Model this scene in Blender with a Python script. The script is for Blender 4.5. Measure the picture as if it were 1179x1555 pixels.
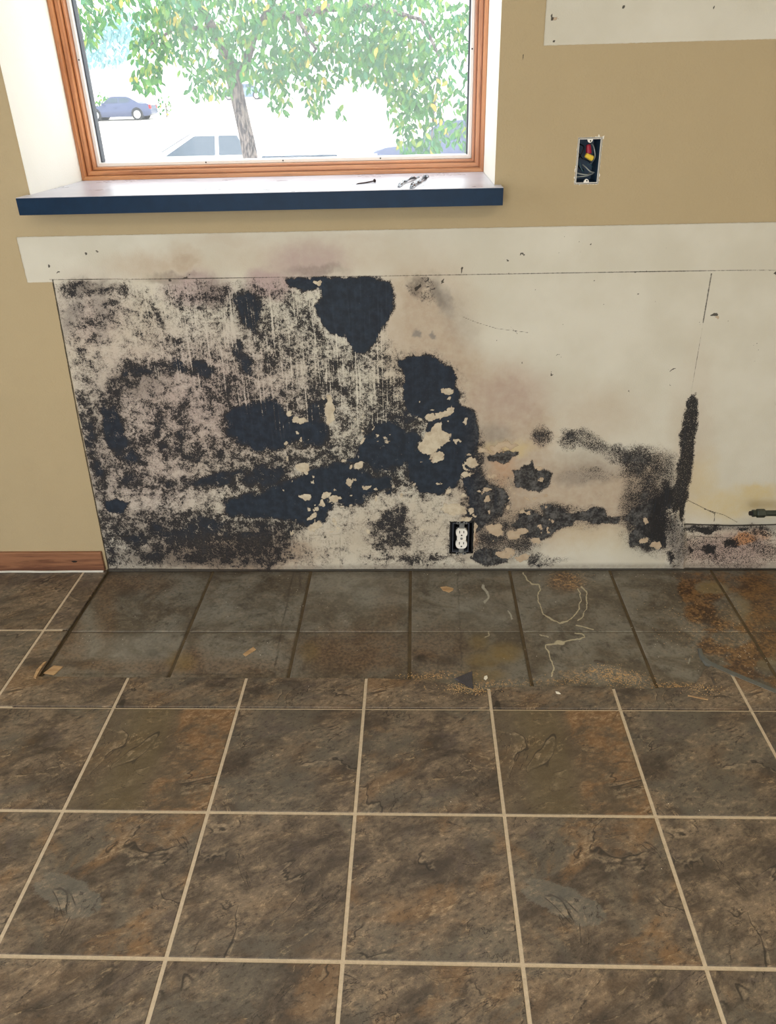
import bpy, bmesh, math, random
import numpy as np
from mathutils import Vector, Matrix

for o in list(bpy.data.objects):
    bpy.data.objects.remove(o)
sc = bpy.context.scene
COL = sc.collection
T = 0.3048                      # tile pitch in metres
rnd = random.Random(7)

# ------------------------------------------------------------------ camera
FPX = 1163.27
PITCH, YAW, ROLL = 0.50183, -0.04389, -0.02665
CAM = Vector((0.7412, -1.9936, 1.2955))


def cam_axes():
    cp, sp = math.cos(PITCH), math.sin(PITCH)
    f = Vector((math.sin(YAW) * cp, math.cos(YAW) * cp, -sp))
    r = Vector((math.cos(YAW), -math.sin(YAW), 0))
    u = r.cross(f)
    r2 = r * math.cos(ROLL) + u * math.sin(ROLL)
    u2 = u * math.cos(ROLL) - r * math.sin(ROLL)
    return r2, u2, f


AR, AU, AF = cam_axes()
cam_data = bpy.data.cameras.new('camera')
cam_data.sensor_fit = 'VERTICAL'
cam_data.sensor_height = 36
cam_data.lens = FPX / 1555 * 36
cam_data.clip_start = 0.02
cam_data.clip_end = 400
cam = bpy.data.objects.new('camera', cam_data)
cam.matrix_world = Matrix(((AR.x, AU.x, -AF.x, CAM.x), (AR.y, AU.y, -AF.y, CAM.y),
                           (AR.z, AU.z, -AF.z, CAM.z), (0, 0, 0, 1)))
COL.objects.link(cam)
sc.camera = cam


def ray(px, py):
    return AF + AR * ((px - 589.5) / FPX) - AU * ((py - 777.5) / FPX)


def on_wall(px, py, y=0.0):       # photo pixel -> point on the plane Y = y
    d = ray(px, py)
    return CAM + d * ((y - CAM.y) / d.y)


def on_floor(px, py, z=0.0):      # photo pixel -> point on the plane Z = z
    d = ray(px, py)
    return CAM + d * ((z - CAM.z) / d.z)


# ------------------------------------------------------------------ world, sun, exposure
SKY = 3.7
world = bpy.data.worlds.new('sky')
sc.world = world
world.use_nodes = True
bgn = world.node_tree.nodes['Background']
bgn.inputs[0].default_value = (0.93, 0.97, 1.0, 1)
bgn.inputs[1].default_value = SKY


def light(name, kind, loc, direction, energy, color, size=1, size_y=None):
    d = bpy.data.lights.new(name, kind)
    d.energy = energy
    d.color = color
    if kind == 'AREA':
        d.shape = 'RECTANGLE'
        d.size = size
        d.size_y = size_y or size
    if kind == 'SUN':
        d.angle = math.radians(1)
    o = bpy.data.objects.new(name, d)
    o.location = loc
    o.rotation_euler = Vector(direction).to_track_quat('-Z', 'Y').to_euler()
    COL.objects.link(o)
    return o


light('sun', 'SUN', (20, 5, 30), (-0.55, 0.30, -0.78), 4.0, (1.0, 0.96, 0.88))
# rear fill added at an invented patio door; daylight from the left-wall window
light('rear_fill', 'AREA', (0.1, -4.55, 1.25), (0.0, 1, -0.05), 54, (0.95, 0.97, 1.0), 2.6, 1.9)
light('side_daylight', 'AREA', (-2.75, -1.55, 1.55), (1, 0.30, -0.15), 17, (0.95, 0.97, 1.0), 1.1, 1.0)
sc.view_settings.view_transform = 'Standard'
sc.view_settings.look = 'None'
sc.view_settings.exposure = -0.16
sc.view_settings.gamma = 1.0
sc.view_settings.use_curve_mapping = False


# ------------------------------------------------------------------ node helper
class S:
    """a shader socket with arithmetic"""
    def __init__(s, nt, sock):
        s.nt, s.k = nt, sock

    def _m(s, op, *a, clamp=False):
        n = s.nt.nodes.new('ShaderNodeMath')
        n.operation = op
        n.use_clamp = clamp
        for i, v in enumerate((s,) + a):
            put(s.nt, n.inputs[i], v)
        return S(s.nt, n.outputs[0])

    def __add__(s, o): return s._m('ADD', o)
    def __sub__(s, o): return s._m('SUBTRACT', o)
    def __mul__(s, o): return s._m('MULTIPLY', o)
    def __truediv__(s, o): return s._m('DIVIDE', o)
    __radd__ = __add__
    __rmul__ = __mul__
    def inv(s): return (s * -1.0) + 1.0
    def abs(s): return s._m('ABSOLUTE')
    def floor(s): return s._m('FLOOR')
    def sin(s): return s._m('SINE')
    def pow(s, e): return s._m('POWER', e)
    def max(s, o): return s._m('MAXIMUM', o)
    def min(s, o): return s._m('MINIMUM', o)
    def clamp(s): return s._m('ADD', 0.0, clamp=True)

    def smooth(s, a, b):
        n = s.nt.nodes.new('ShaderNodeMapRange')
        n.interpolation_type = 'SMOOTHSTEP'
        put(s.nt, n.inputs[0], s)
        rev = not isinstance(a, S) and not isinstance(b, S) and a > b
        if rev:
            a, b = b, a
        put(s.nt, n.inputs[1], a)
        put(s.nt, n.inputs[2], b)
        r = S(s.nt, n.outputs[0])
        return r.inv() if rev else r


def put(nt, inp, v):
    if isinstance(v, S):
        nt.links.new(v.k, inp)
    elif isinstance(v, (tuple, list)):
        inp.default_value = (tuple(v) + (1,)) if (inp.type == 'RGBA' and len(v) == 3) else tuple(v)
    else:
        inp.default_value = v


class Mat:
    def __init__(s, name, rough=0.6, spec=0.5, metal=0.0):
        s.m = bpy.data.materials.new(name)
        s.m.use_nodes = True
        s.nt = s.m.node_tree
        s.b = s.nt.nodes['Principled BSDF']
        s.b.inputs['Roughness'].default_value = rough
        s.b.inputs['Metallic'].default_value = metal
        s.b.inputs['Specular IOR Level'].default_value = spec

    def node(s, t): return s.nt.nodes.new(t)

    def obj(s, which='Object'):
        return S(s.nt, s.node('ShaderNodeTexCoord').outputs[which])

    def sep(s, v):
        n = s.node('ShaderNodeSeparateXYZ')
        put(s.nt, n.inputs[0], v)
        return [S(s.nt, n.outputs[i]) for i in range(3)]

    def vec(s, x, y, z):
        n = s.node('ShaderNodeCombineXYZ')
        for i, v in enumerate((x, y, z)):
            put(s.nt, n.inputs[i], v)
        return S(s.nt, n.outputs[0])

    def noise(s, v, scale, detail=3.0, rough=0.55, dist=0.0, out=0):
        n = s.node('ShaderNodeTexNoise')
        put(s.nt, n.inputs['Vector'], v)
        n.inputs['Scale'].default_value = scale
        n.inputs['Detail'].default_value = detail
        n.inputs['Roughness'].default_value = rough
        n.inputs['Distortion'].default_value = dist
        return S(s.nt, n.outputs[out])

    def voronoi(s, v, scale, feature='F1', rand=1.0):
        n = s.node('ShaderNodeTexVoronoi')
        n.feature = feature
        put(s.nt, n.inputs['Vector'], v)
        n.inputs['Scale'].default_value = scale
        n.inputs['Randomness'].default_value = rand
        return S(s.nt, n.outputs['Distance'])

    def mix(s, f, a, b):
        n = s.node('ShaderNodeMix')
        n.data_type = 'RGBA'
        n.clamp_factor = True
        put(s.nt, n.inputs[0], f)
        put(s.nt, n.inputs[6], a)
        put(s.nt, n.inputs[7], b)
        return S(s.nt, n.outputs[2])

    def scale(s, col, f):           # colour times a value
        n = s.node('ShaderNodeVectorMath')
        n.operation = 'SCALE'
        put(s.nt, n.inputs[0], col)
        put(s.nt, n.inputs['Scale'], f)
        return S(s.nt, n.outputs[0])

    def attr(s, name, kind='GEOMETRY'):
        n = s.node('ShaderNodeAttribute')
        n.attribute_name = name
        n.attribute_type = kind
        return n

    def prop(s, name):              # a number stored on the object
        return S(s.nt, s.attr(name, 'OBJECT').outputs['Fac'])

    def rgba(s, name):
        n = s.attr(name)
        q = s.node('ShaderNodeSeparateColor')
        s.nt.links.new(n.outputs['Color'], q.inputs[0])
        return [S(s.nt, q.outputs[i]) for i in range(3)] + [S(s.nt, n.outputs['Alpha'])]

    def random(s):
        return S(s.nt, s.node('ShaderNodeObjectInfo').outputs['Random'])

    def bump(s, h, strength=0.3, dist=0.002):
        n = s.node('ShaderNodeBump')
        n.inputs['Strength'].default_value = strength
        n.inputs['Distance'].default_value = dist
        put(s.nt, n.inputs['Height'], h)
        s.nt.links.new(n.outputs[0], s.b.inputs['Normal'])

    def color(s, c): put(s.nt, s.b.inputs['Base Color'], c)
    def rough(s, r): put(s.nt, s.b.inputs['Roughness'], r)


def srgb(r, g, b):
    f = lambda c: (c / 255 / 12.92) if c <= 10 else ((c / 255 + 0.055) / 1.055) ** 2.4
    return (f(r), f(g), f(b))


def plain(name, col, rough=0.5, metal=0.0, spec=0.5, var=0.12, scale=40, bump=0.0):
    m = Mat(name, rough, spec, metal)
    n = m.noise(m.obj(), scale, 3)
    m.color(m.scale(col, n * (2 * var) + (1 - var)))
    if bump:
        m.bump(m.noise(m.obj(), scale * 3, 3), bump, 0.002)
    return m.m


# ------------------------------------------------------------------ mesh helpers
def link_mesh(name, me, mat=None, parent=None, loc=None):
    o = bpy.data.objects.new(name, me)
    COL.objects.link(o)
    if mat:
        me.materials.append(mat)
    if parent:
        o.parent = parent
    if loc is not None:
        o.location = loc
    return o


def obj(name, bm, mat=None, parent=None, loc=None, smooth=False):
    bmesh.ops.recalc_face_normals(bm, faces=bm.faces)
    me = bpy.data.meshes.new(name)
    bm.to_mesh(me)
    bm.free()
    if smooth:
        me.shade_smooth()
        try:
            me.set_sharp_from_angle(angle=math.radians(40))
        except Exception:
            pass
    return link_mesh(name, me, mat, parent, loc)


def tag(o, label=None, cat=None, group=None, kind=None):
    if label: o['label'] = label
    if cat: o['category'] = cat
    if group: o['group'] = group
    if kind: o['kind'] = kind
    return o


def empty(name, loc, rz=0):
    o = bpy.data.objects.new(name, None)
    o.location = loc
    o.rotation_euler = (0, 0, rz)
    o.empty_display_size = 0.05
    COL.objects.link(o)
    return o


def box(bm, a, b):
    (x0, y0, z0), (x1, y1, z1) = a, b
    v = [bm.verts.new(p) for p in ((x0, y0, z0), (x1, y0, z0), (x1, y1, z0), (x0, y1, z0),
                                   (x0, y0, z1), (x1, y0, z1), (x1, y1, z1), (x0, y1, z1))]
    for f in ((0, 3, 2, 1), (4, 5, 6, 7), (0, 1, 5, 4), (1, 2, 6, 5), (2, 3, 7, 6), (3, 0, 4, 7)):
        bm.faces.new([v[i] for i in f])
    return v


def boxbm(a, b, bevel=0.0, seg=2):
    bm = bmesh.new()
    box(bm, a, b)
    if bevel:
        bmesh.ops.bevel(bm, geom=bm.edges[:], offset=bevel, segments=seg, affect='EDGES', profile=0.5)
    return bm


def prism(bm, pts, z0, z1, bevel=0.0, seg=1):
    """horizontal polygon pts (x,y) extruded z0..z1, top edges bevelled"""
    lo = [bm.verts.new((p[0], p[1], z0)) for p in pts]
    hi = [bm.verts.new((p[0], p[1], z1)) for p in pts]
    n = len(pts)
    bm.faces.new(lo[::-1])
    top = bm.faces.new(hi)
    for i in range(n):
        bm.faces.new((lo[i], lo[(i + 1) % n], hi[(i + 1) % n], hi[i]))
    if bevel:
        bmesh.ops.bevel(bm, geom=list(top.edges), offset=bevel, segments=seg, affect='EDGES', profile=0.5)
    return bm


def tube(bm, pts, r, seg=10, cap=True):
    """round tube along points; r a number or one radius per point"""
    pts = [Vector(p) for p in pts]
    rr = r if isinstance(r, (list, tuple)) else [r] * len(pts)
    rings = []
    up = None
    for i, p in enumerate(pts):
        t = (pts[min(i + 1, len(pts) - 1)] - pts[max(i - 1, 0)]).normalized()
        if up is None:
            up = Vector((0, 0, 1)) if abs(t.z) < 0.9 else Vector((1, 0, 0))
        a = t.cross(up)
        if a.length < 1e-6:
            a = t.orthogonal()
        a.normalize()
        b = a.cross(t).normalized()
        up = b
        rings.append([bm.verts.new(p + (a * math.cos(q) + b * math.sin(q)) * rr[i])
                      for q in (2 * math.pi * k / seg for k in range(seg))])
    for i in range(len(rings) - 1):
        for k in range(seg):
            bm.faces.new((rings[i][k], rings[i][(k + 1) % seg], rings[i + 1][(k + 1) % seg], rings[i + 1][k]))
    if cap:
        bm.faces.new(rings[0][::-1])
        bm.faces.new(rings[-1])
    return bm


def fbm(x, y, seed, octaves=4, gain=0.5):
    """value noise on arrays x,y (one lattice cell = 1), range about -1..1"""
    out = np.zeros_like(x)
    amp, tot = 1.0, 0.0
    rg = np.random.RandomState(seed)
    for _ in range(octaves):
        lat = rg.rand(256, 256)
        xi, yi = np.floor(x).astype(int), np.floor(y).astype(int)
        fx, fy = x - xi, y - yi
        fx, fy = fx * fx * (3 - 2 * fx), fy * fy * (3 - 2 * fy)
        g = lambda a, b: lat[a & 255, b & 255]
        v = (g(xi, yi) * (1 - fx) + g(xi + 1, yi) * fx) * (1 - fy) + (g(xi, yi + 1) * (1 - fx) + g(xi + 1, yi + 1) * fx) * fy
        out += amp * (v * 2 - 1)
        tot += amp
        amp *= gain
        x, y = x * 2.03 + 17.3, y * 2.03 + 9.1
    return out / tot * 1.6


def sstep(a, b, x):
    t = np.clip((x - a) / (b - a), 0, 1)
    return t * t * (3 - 2 * t)


def poly_sd(P, Q, poly):
    """signed distance (negative inside) of points P,Q to a polygon"""
    d = np.full(P.shape, 1e9)
    ins = np.zeros(P.shape, bool)
    n = len(poly)
    for i in range(n):
        x0, y0 = poly[i]
        x1, y1 = poly[(i + 1) % n]
        dx, dy = x1 - x0, y1 - y0
        t = np.clip(((P - x0) * dx + (Q - y0) * dy) / (dx * dx + dy * dy + 1e-9), 0, 1)
        d = np.minimum(d, np.hypot(P - x0 - t * dx, Q - y0 - t * dy))
        if y0 != y1:
            c = ((y0 > Q) != (y1 > Q)) & (P < (x1 - x0) * (Q - y0) / (y1 - y0) + x0)
            ins ^= c
    return np.where(ins, -d, d)


def line_d(P, Q, pts):
    d = np.full(P.shape, 1e9)
    for (x0, y0), (x1, y1) in zip(pts[:-1], pts[1:]):
        dx, dy = x1 - x0, y1 - y0
        t = np.clip(((P - x0) * dx + (Q - y0) * dy) / (dx * dx + dy * dy + 1e-9), 0, 1)
        d = np.minimum(d, np.hypot(P - x0 - t * dx, Q - y0 - t * dy))
    return d


def to_px(X, Y, Z):
    dx, dy, dz = X - CAM.x, Y - CAM.y, Z - CAM.z
    d = dx * AF.x + dy * AF.y + dz * AF.z
    return (589.5 + FPX * (dx * AR.x + dy * AR.y + dz * AR.z) / d,
            777.5 - FPX * (dx * AU.x + dy * AU.y + dz * AU.z) / d)


# ------------------------------------------------------------------ materials of the shell
def wall_material():
    m = Mat('drywall', 0.85, 0.25)
    P = m.obj()
    x, y, z = m.sep(P)
    d, s, h, l = m.rgba('mold')
    br, ye, pk, st = m.rgba('stain')
    raw, ln, og, gy = m.rgba('surface')
    n_big = m.noise(P, 6, 3)
    n_mid = m.noise(P, 45, 4, 0.6)
    n_sp = m.noise(P, 150, 5, 0.72, 0.3)
    n_fine = m.noise(P, 420, 3, 0.6)
    n_edge = m.noise(P, 90, 4, 0.65)
    # paint and bare board
    paint = m.scale(srgb(172, 156, 124), n_big * 0.10 + 0.95)
    board = m.mix(n_big.smooth(0.3, 0.7), srgb(203, 200, 187), srgb(194, 190, 175))
    rawm = (raw + (n_edge - 0.5) * 0.25).smooth(0.44, 0.56)
    c = m.mix(rawm, paint, board)
    # soft water stains
    c = m.mix((br * (n_mid * 0.9 + 0.55)).clamp(), c, srgb(172, 150, 126))
    c = m.mix(((br - 0.45) * (n_mid * 1.4)).clamp(), c, srgb(120, 98, 80))
    c = m.mix((ye * (n_mid * 0.9 + 0.42)).clamp(), c, srgb(196, 178, 132))
    c = m.mix((pk * (n_mid * 0.8 + 0.6)).clamp(), c, srgb(166, 143, 143))
    c = m.mix((og * (n_mid * 1.2 + 0.4)).clamp(), c, srgb(184, 132, 88))
    c = m.mix((gy * (n_mid + 0.5)).clamp(), c, srgb(128, 124, 118))  # grey smears and the painted ledge shadow
    # mould: one density field broken up by noise at three scales
    n_cl = m.noise(P, 38, 4, 0.65, 0.5)
    right = x.smooth(0.86, 0.96)
    vs = ((n_cl - 0.5) * (right * -1.3 + 1.9) + (n_sp - 0.5) * 1.7 + (n_fine - 0.5) * (right * 1.7 + 1.5) + 0.5).max(0.06)
    sv = m.noise(m.vec(x * 150.0, y, z * 6.0), 1.0, 4, 0.65)
    sk = sv.smooth(0.53, 0.66) * st
    dd0 = s.max(d * 1.6)
    dd = dd0 - sk * 0.5
    k = dd - vs
    have = dd0.smooth(0.03, 0.22)
    hz = (h * (n_edge * 1.4 + 0.2)).clamp()
    c = m.mix(hz * 0.8, c, m.mix(n_mid.smooth(0.35, 0.65), srgb(66, 58, 54), srgb(96, 88, 80)))
    veil = k.smooth(-0.48, 0.12) * have * 0.58
    c = m.mix(veil, c, m.mix(n_mid.smooth(0.35, 0.65), srgb(84, 76, 72), srgb(112, 104, 98)))
    c = m.mix((sk * veil * 1.6 * n_sp.smooth(0.40, 0.55)).clamp(), c, srgb(206, 200, 188))
    sp = k.smooth(0.0, 0.15) * have
    spc = m.mix(n_fine.smooth(0.42, 0.62), srgb(20, 23, 29), srgb(48, 44, 44))
    navy = m.mix(n_mid.smooth(0.36, 0.72), srgb(9, 24, 40), srgb(24, 42, 60))
    char = m.mix((n_mid + (n_sp - 0.5) * 0.9).smooth(0.36, 0.74) * x.smooth(1.44, 1.40), srgb(24, 25, 29), srgb(92, 92, 91))
    dcol = m.mix(right, navy, char)
    dcol = m.mix((br * 0.9 * right.inv() * z.smooth(0.20, 0.10)).clamp(), dcol, m.mix(n_sp.smooth(0.4, 0.6), srgb(38, 34, 31), srgb(74, 66, 56)))
    dcol = m.mix(sv.smooth(0.5, 0.8) * 0.35, dcol, srgb(40, 60, 80))
    dcol = m.mix((n_fine + (n_sp - 0.5) * 0.6).smooth(0.70, 0.78) * 0.55, dcol, srgb(140, 138, 132))
    dm = (dd - 0.55).smooth(0.1, 0.6)
    c = m.mix(sp * 0.95, c, m.mix(dm, spc, dcol))
    dm = sp
    # pale spots where the colony fell away
    lm = (l + (n_edge - 0.5) * 0.45).smooth(0.45, 0.56)
    lcol = m.mix(n_mid.smooth(0.35, 0.7), srgb(200, 190, 168), srgb(176, 162, 140))
    lcol = m.mix(right * 0.6, lcol, srgb(172, 148, 122))
    lcol = m.mix((l + (n_edge - 0.5) * 0.45).smooth(0.66, 0.5) * 0.6, lcol, srgb(110, 92, 74))
    lcol = m.mix(n_fine.smooth(0.6, 0.74) * 0.6, lcol, srgb(120, 108, 94))
    c = m.mix(lm, c, lcol)
    # pencil and knife lines, holes, painted shadow of the ledge
    c = m.mix((ln + (n_sp - 0.5) * 0.5).smooth(0.35, 0.6) * 0.88, c, srgb(40, 36, 33))
    m.color(c)
    m.rough(dm * -0.12 + 0.85)
    peel = m.noise(P, 230, 3, 0.5)
    m.bump(peel * (rawm.inv() * 0.5 + 0.5) + dm * -0.35 + lm * 0.3 + rawm * -1.2, 0.42, 0.0022)
    return m.m


def paint_material(name, col, rough=0.6):
    m = Mat(name, rough, 0.3)
    P = m.obj()
    m.color(m.scale(col, m.noise(P, 6, 3) * 0.1 + 0.95))
    m.bump(m.noise(P, 230, 3, 0.5), 0.25, 0.002)
    return m.m


def tile_material():
    """slate-look tile; each object carries seed, warm, band, patch, shade"""
    m = Mat('slate_tile', 0.45, 0.5)
    P = m.obj()
    x, y, z = m.sep(P)
    seed, warm, band, patch, shade = (m.prop(k) for k in ('seed', 'warm', 'band', 'patch', 'shade'))
    Q = m.vec(x + seed * 3.1, y + seed * 1.7, seed)
    rot = m.vec((x * 0.90 + y * 0.44) * 0.75 + seed * 2.3, (y * 0.90 - x * 0.44) * 1.25 + seed, seed * 1.3)
    big = m.noise(Q, 5.5, 5, 0.6, 0.6)
    lay = m.noise(rot, 13, 10, 0.74, 0.35)
    fine = m.noise(rot, 90, 6, 0.75, 0.2)
    grit = m.noise(Q, 420, 3, 0.7)
    blot = m.noise(rot, 8.5, 7, 0.66, 0.6)
    # terraced cleft
    ter = m.noise(rot, 5.0, 7, 0.60, 0.8)
    k = ter * 8.0
    fr = k - k.floor()
    step = fr.smooth(0.0, 0.07)
    terrace = (k.floor() + step) * 0.12
    brk = m.noise(Q, 14, 3, 0.6).smooth(0.50, 0.58)
    edge = (fr.smooth(0.0, 0.015) * fr.smooth(0.07, 0.03)) * brk
    cr = m.noise(rot, 3.6, 4, 0.55, 1.0)
    crm = m.noise(Q, 7, 2, 0.5).smooth(0.52, 0.60)
    c = m.mix(lay.smooth(0.36, 0.64), srgb(62, 54, 46), srgb(114, 100, 84))
    c = m.mix(big.smooth(0.46, 0.62) * 0.6, c, srgb(96, 91, 81))
    c = m.mix((blot.smooth(0.50, 0.66) * (warm * 0.8 + 0.1)).clamp(), c, srgb(122, 94, 64))
    c = m.mix((blot.smooth(0.44, 0.32) * 0.5).clamp(), c, srgb(80, 70, 66))
    c = m.mix((fine.smooth(0.52, 0.66) * lay.smooth(0.44, 0.6) * 0.75), c, srgb(150, 132, 108))
    c = m.mix((fine.smooth(0.48, 0.36) * 0.65), c, srgb(46, 40, 34))
    # olive band and rusty field of one tile pattern
    bw = x + (big - 0.5) * 0.06
    olive = bw.smooth(-0.12, -0.06) * bw.smooth(0.02, -0.02)
    c = m.mix((band * 0.55).clamp(), c, m.mix(lay.smooth(0.35, 0.65), srgb(80, 68, 52), srgb(92, 79, 60)))
    c = m.mix((olive * band * 0.3).clamp(), c, srgb(92, 82, 52))
    rust = bw.smooth(0.0, 0.03) * (lay + (big - 0.5)).smooth(0.36, 0.56)
    c = m.mix((rust * band * 0.75).clamp(), c, m.mix(fine.smooth(0.45, 0.62), srgb(112, 82, 52), srgb(146, 118, 88)))
    # grey flake of another pattern
    ex = (x + 0.078 + (big - 0.5) * 0.16 + (fine - 0.5) * 0.03) / 0.066
    ey = (y + 0.062 + x * 0.35 + (lay - 0.5) * 0.09) / 0.030
    fl = (ex * ex + ey * ey).smooth(1.15, 0.9)
    c = m.mix((fl * patch * 0.6).clamp(), c, m.mix(fine.smooth(0.4, 0.65), srgb(98, 97, 90), srgb(110, 106, 98)))
    ring = (ex * ex + ey * ey)
    c = m.mix((ring.smooth(0.85, 1.1) * ring.smooth(1.5, 1.15) * patch * 0.35 * brk).clamp(), c, srgb(46, 38, 32))
    c = m.mix(((cr - 0.515).abs().smooth(0.014, 0.004) * crm * fine.smooth(0.42, 0.6) * 0.4).clamp(), c, srgb(160, 144, 120))
    c = m.mix(((cr - 0.5).abs().smooth(0.007, 0.002) * crm * 0.75).clamp(), c, srgb(34, 30, 27))
    # shadow-dark cleft lines
    c = m.mix((edge * 0.85).clamp(), c, srgb(36, 31, 27))
    lt = fr.smooth(0.10, 0.14) * fr.smooth(0.25, 0.15) * blot.smooth(0.44, 0.58)
    c = m.mix((lt * fine.smooth(0.45, 0.6) * 0.55).clamp(), c, srgb(170, 150, 120))
    c = m.scale(c, (grit * 0.9 + 0.70) * shade)
    m.color(c)
    m.rough(lay * 0.25 + 0.36)
    m.bump(terrace * 1.5 + lay * 0.6 + fine * 0.35 + grit * 0.08, 0.5, 0.004)
    return m.m


def old_tile_material():
    """older worn tile left where the cabinets stood; stain attributes on the mesh"""
    m = Mat('old_tile', 0.5, 0.45)
    P = m.attr('pos')
    P = S(m.nt, P.outputs['Vector'])
    x, y, z = m.sep(P)
    br, ru, ti, pa = m.rgba('stain')
    ol, dk, hz, wt = m.rgba('wear')
    shade = m.prop('shade')
    seed = m.prop('seed')
    Q = m.vec(x + seed * 1.7, y + seed, seed)
    big = m.noise(Q, 7, 5, 0.65, 0.6)
    mid = m.noise(Q, 24, 9, 0.74, 0.4)
    fine = m.noise(P, 120, 5, 0.75)
    grit = m.noise(P, 420, 3, 0.7)
    c = m.mix(big.smooth(0.40, 0.60), srgb(82, 75, 64), srgb(108, 105, 96))
    c = m.mix(mid.smooth(0.50, 0.66) * 0.6, c, srgb(118, 109, 95))
    c = m.mix(mid.smooth(0.48, 0.34) * 0.7, c, srgb(60, 54, 47))
    c = m.mix(fine.smooth(0.48, 0.34) * 0.4, c, srgb(54, 48, 42))
    c = m.mix(fine.smooth(0.56, 0.70) * 0.4, c, srgb(130, 120, 104))
    c = m.mix((br * (mid * 1.5 + 0.1)).clamp(), c, m.mix(fine.smooth(0.4, 0.6), srgb(72, 54, 40), srgb(108, 86, 64)))
    c = m.mix((ol * (mid * 1.5 + 0.1)).clamp(), c, srgb(112, 95, 58))
    c = m.mix((dk * (mid * 1.6)).clamp(), c, srgb(40, 34, 29))
    rr = (ru + (mid - 0.5) * 1.1)
    c = m.mix(rr.smooth(0.22, 0.60) * 0.85, c, m.mix((fine + (mid - 0.5)).smooth(0.36, 0.66), srgb(54, 34, 20), srgb(110, 80, 44)))
    c = m.mix((hz * (mid + 0.3)).clamp(), c, srgb(130, 130, 122))
    c = m.mix((wt + (fine - 0.5) * 0.3).smooth(0.3, 0.6), c, srgb(148, 146, 134))
    c = m.mix((ti + (fine - 0.5) * 0.9 + (mid - 0.5) * 0.6).smooth(0.40, 0.75) * 0.75, c, srgb(176, 168, 142))
    c = m.mix((pa * fine.smooth(0.5, 0.66)).clamp(), c, srgb(176, 140, 92))
    c = m.mix(grit.smooth(0.72, 0.78) * 0.6, c, srgb(170, 160, 140))
    m.color(m.scale(c, (fine * 0.5 + 0.94) * shade))
    m.rough(mid * 0.3 + 0.34 - rr.smooth(0.42, 0.62) * 0.12)
    m.bump(mid * 0.7 + fine * 0.3 + ti * 0.5, 0.3, 0.002)
    return m.m


def wood_material(name, light_c, dark_c, axis, scale=1.0, rough=0.4):
    m = Mat(name, rough, 0.5)
    P = m.obj()
    v = list(m.sep(P))
    for i in range(3):
        v[i] = v[i] * (3.0 if i == axis else 55.0) * scale
    V = m.vec(*v)
    g = m.noise(V, 1.0, 5, 0.65, 0.9)
    p = m.noise(V, 4.0, 3, 0.6)
    c = m.mix(g.smooth(0.32, 0.62), dark_c, light_c)
    c = m.mix(p.smooth(0.60, 0.70) * 0.55, c, tuple(q * 0.45 for q in dark_c))
    m.color(c)
    m.bump(g + p * 0.4, 0.15, 0.001)
    return m.m


M = {}
M['wall'] = wall_material()
M['tile'] = tile_material()
M['old_tile'] = old_tile_material()
M['beige'] = paint_material('beige_wall_paint', srgb(186, 170, 137))
M['reveal'] = paint_material('white_reveal_paint', srgb(240, 237, 226), 0.55)
M['ceiling'] = paint_material('ceiling_paint', srgb(232, 228, 218), 0.8)
M['grout'] = plain('sanded_grout', srgb(192, 177, 154), 0.9, spec=0.2, var=0.25, scale=120, bump=0.4)
M['old_grout'] = plain('brown_grout', srgb(84, 73, 56), 0.85, spec=0.2, var=0.5, scale=40, bump=0.5)
M['subfloor'] = plain('subfloor_dark', srgb(56, 48, 40), 0.9, var=0.3, scale=20)
M['base_wood'] = wood_material('baseboard_oak', srgb(142, 99, 72), srgb(92, 58, 42), 0)
M['frame_h'] = wood_material('window_wood_rail', srgb(206, 146, 98), srgb(172, 112, 70), 0, 0.8, 0.3)
M['frame_v'] = wood_material('window_wood_stile', srgb(200, 138, 92), srgb(166, 104, 64), 2, 0.8, 0.3)
M['vinyl'] = plain('white_sash_vinyl', srgb(240, 240, 238), 0.4, var=0.03)
M['gasket'] = plain('rubber_gasket', srgb(66, 72, 82), 0.6, var=0.2)
M['caulk'] = plain('white_caulk', srgb(196, 194, 186), 0.6, var=0.15, bump=0.3)
M['white_plastic'] = plain('white_plastic', srgb(232, 230, 222), 0.35, var=0.04)
M['black_plastic'] = plain('black_plastic', srgb(16, 18, 22), 0.45, var=0.2)
M['zinc'] = plain('zinc_steel', srgb(150, 152, 150), 0.4, metal=0.8, var=0.15)
M['slot'] = plain('dark_slot', srgb(12, 11, 10), 0.8)
M['blue_plastic'] = plain('blue_box_plastic', srgb(36, 62, 86), 0.5, var=0.15)


def sill_material():
    m = Mat('navy_laminate', 0.24, 0.6)
    P = m.obj()
    n = m.noise(P, 30, 4)
    dust = m.noise(P, 160, 3, 0.7)
    c = m.mix(n.smooth(0.3, 0.7), srgb(13, 38, 62), srgb(17, 44, 70))
    c = m.mix(dust.smooth(0.70, 0.78) * 0.6, c, srgb(120, 116, 110))
    m.color(c)
    m.rough(n * 0.05 + 0.40)
    m.b.inputs['Specular IOR Level'].default_value = 0.12
    m.b.inputs['Coat Weight'].default_value = 0.06
    m.b.inputs['Coat Roughness'].default_value = 0.30
    m.b.inputs['Coat IOR'].default_value = 1.38
    return m.m


def sill_top_material():
    m = Mat('pale_laminate', 0.3, 0.5)
    P = m.obj()
    dust = m.noise(P, 160, 3, 0.7)
    smear = m.noise(P, 9, 3, 0.6)
    c = m.mix(smear.smooth(0.35, 0.65), srgb(184, 185, 198), srgb(198, 198, 208))
    c = m.mix(dust.smooth(0.70, 0.78) * 0.4, c, srgb(130, 124, 120))
    m.color(c)
    m.rough(smear * 0.2 + 0.2)
    return m.m


M['sill_top'] = sill_top_material()
M['sill'] = sill_material()


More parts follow.
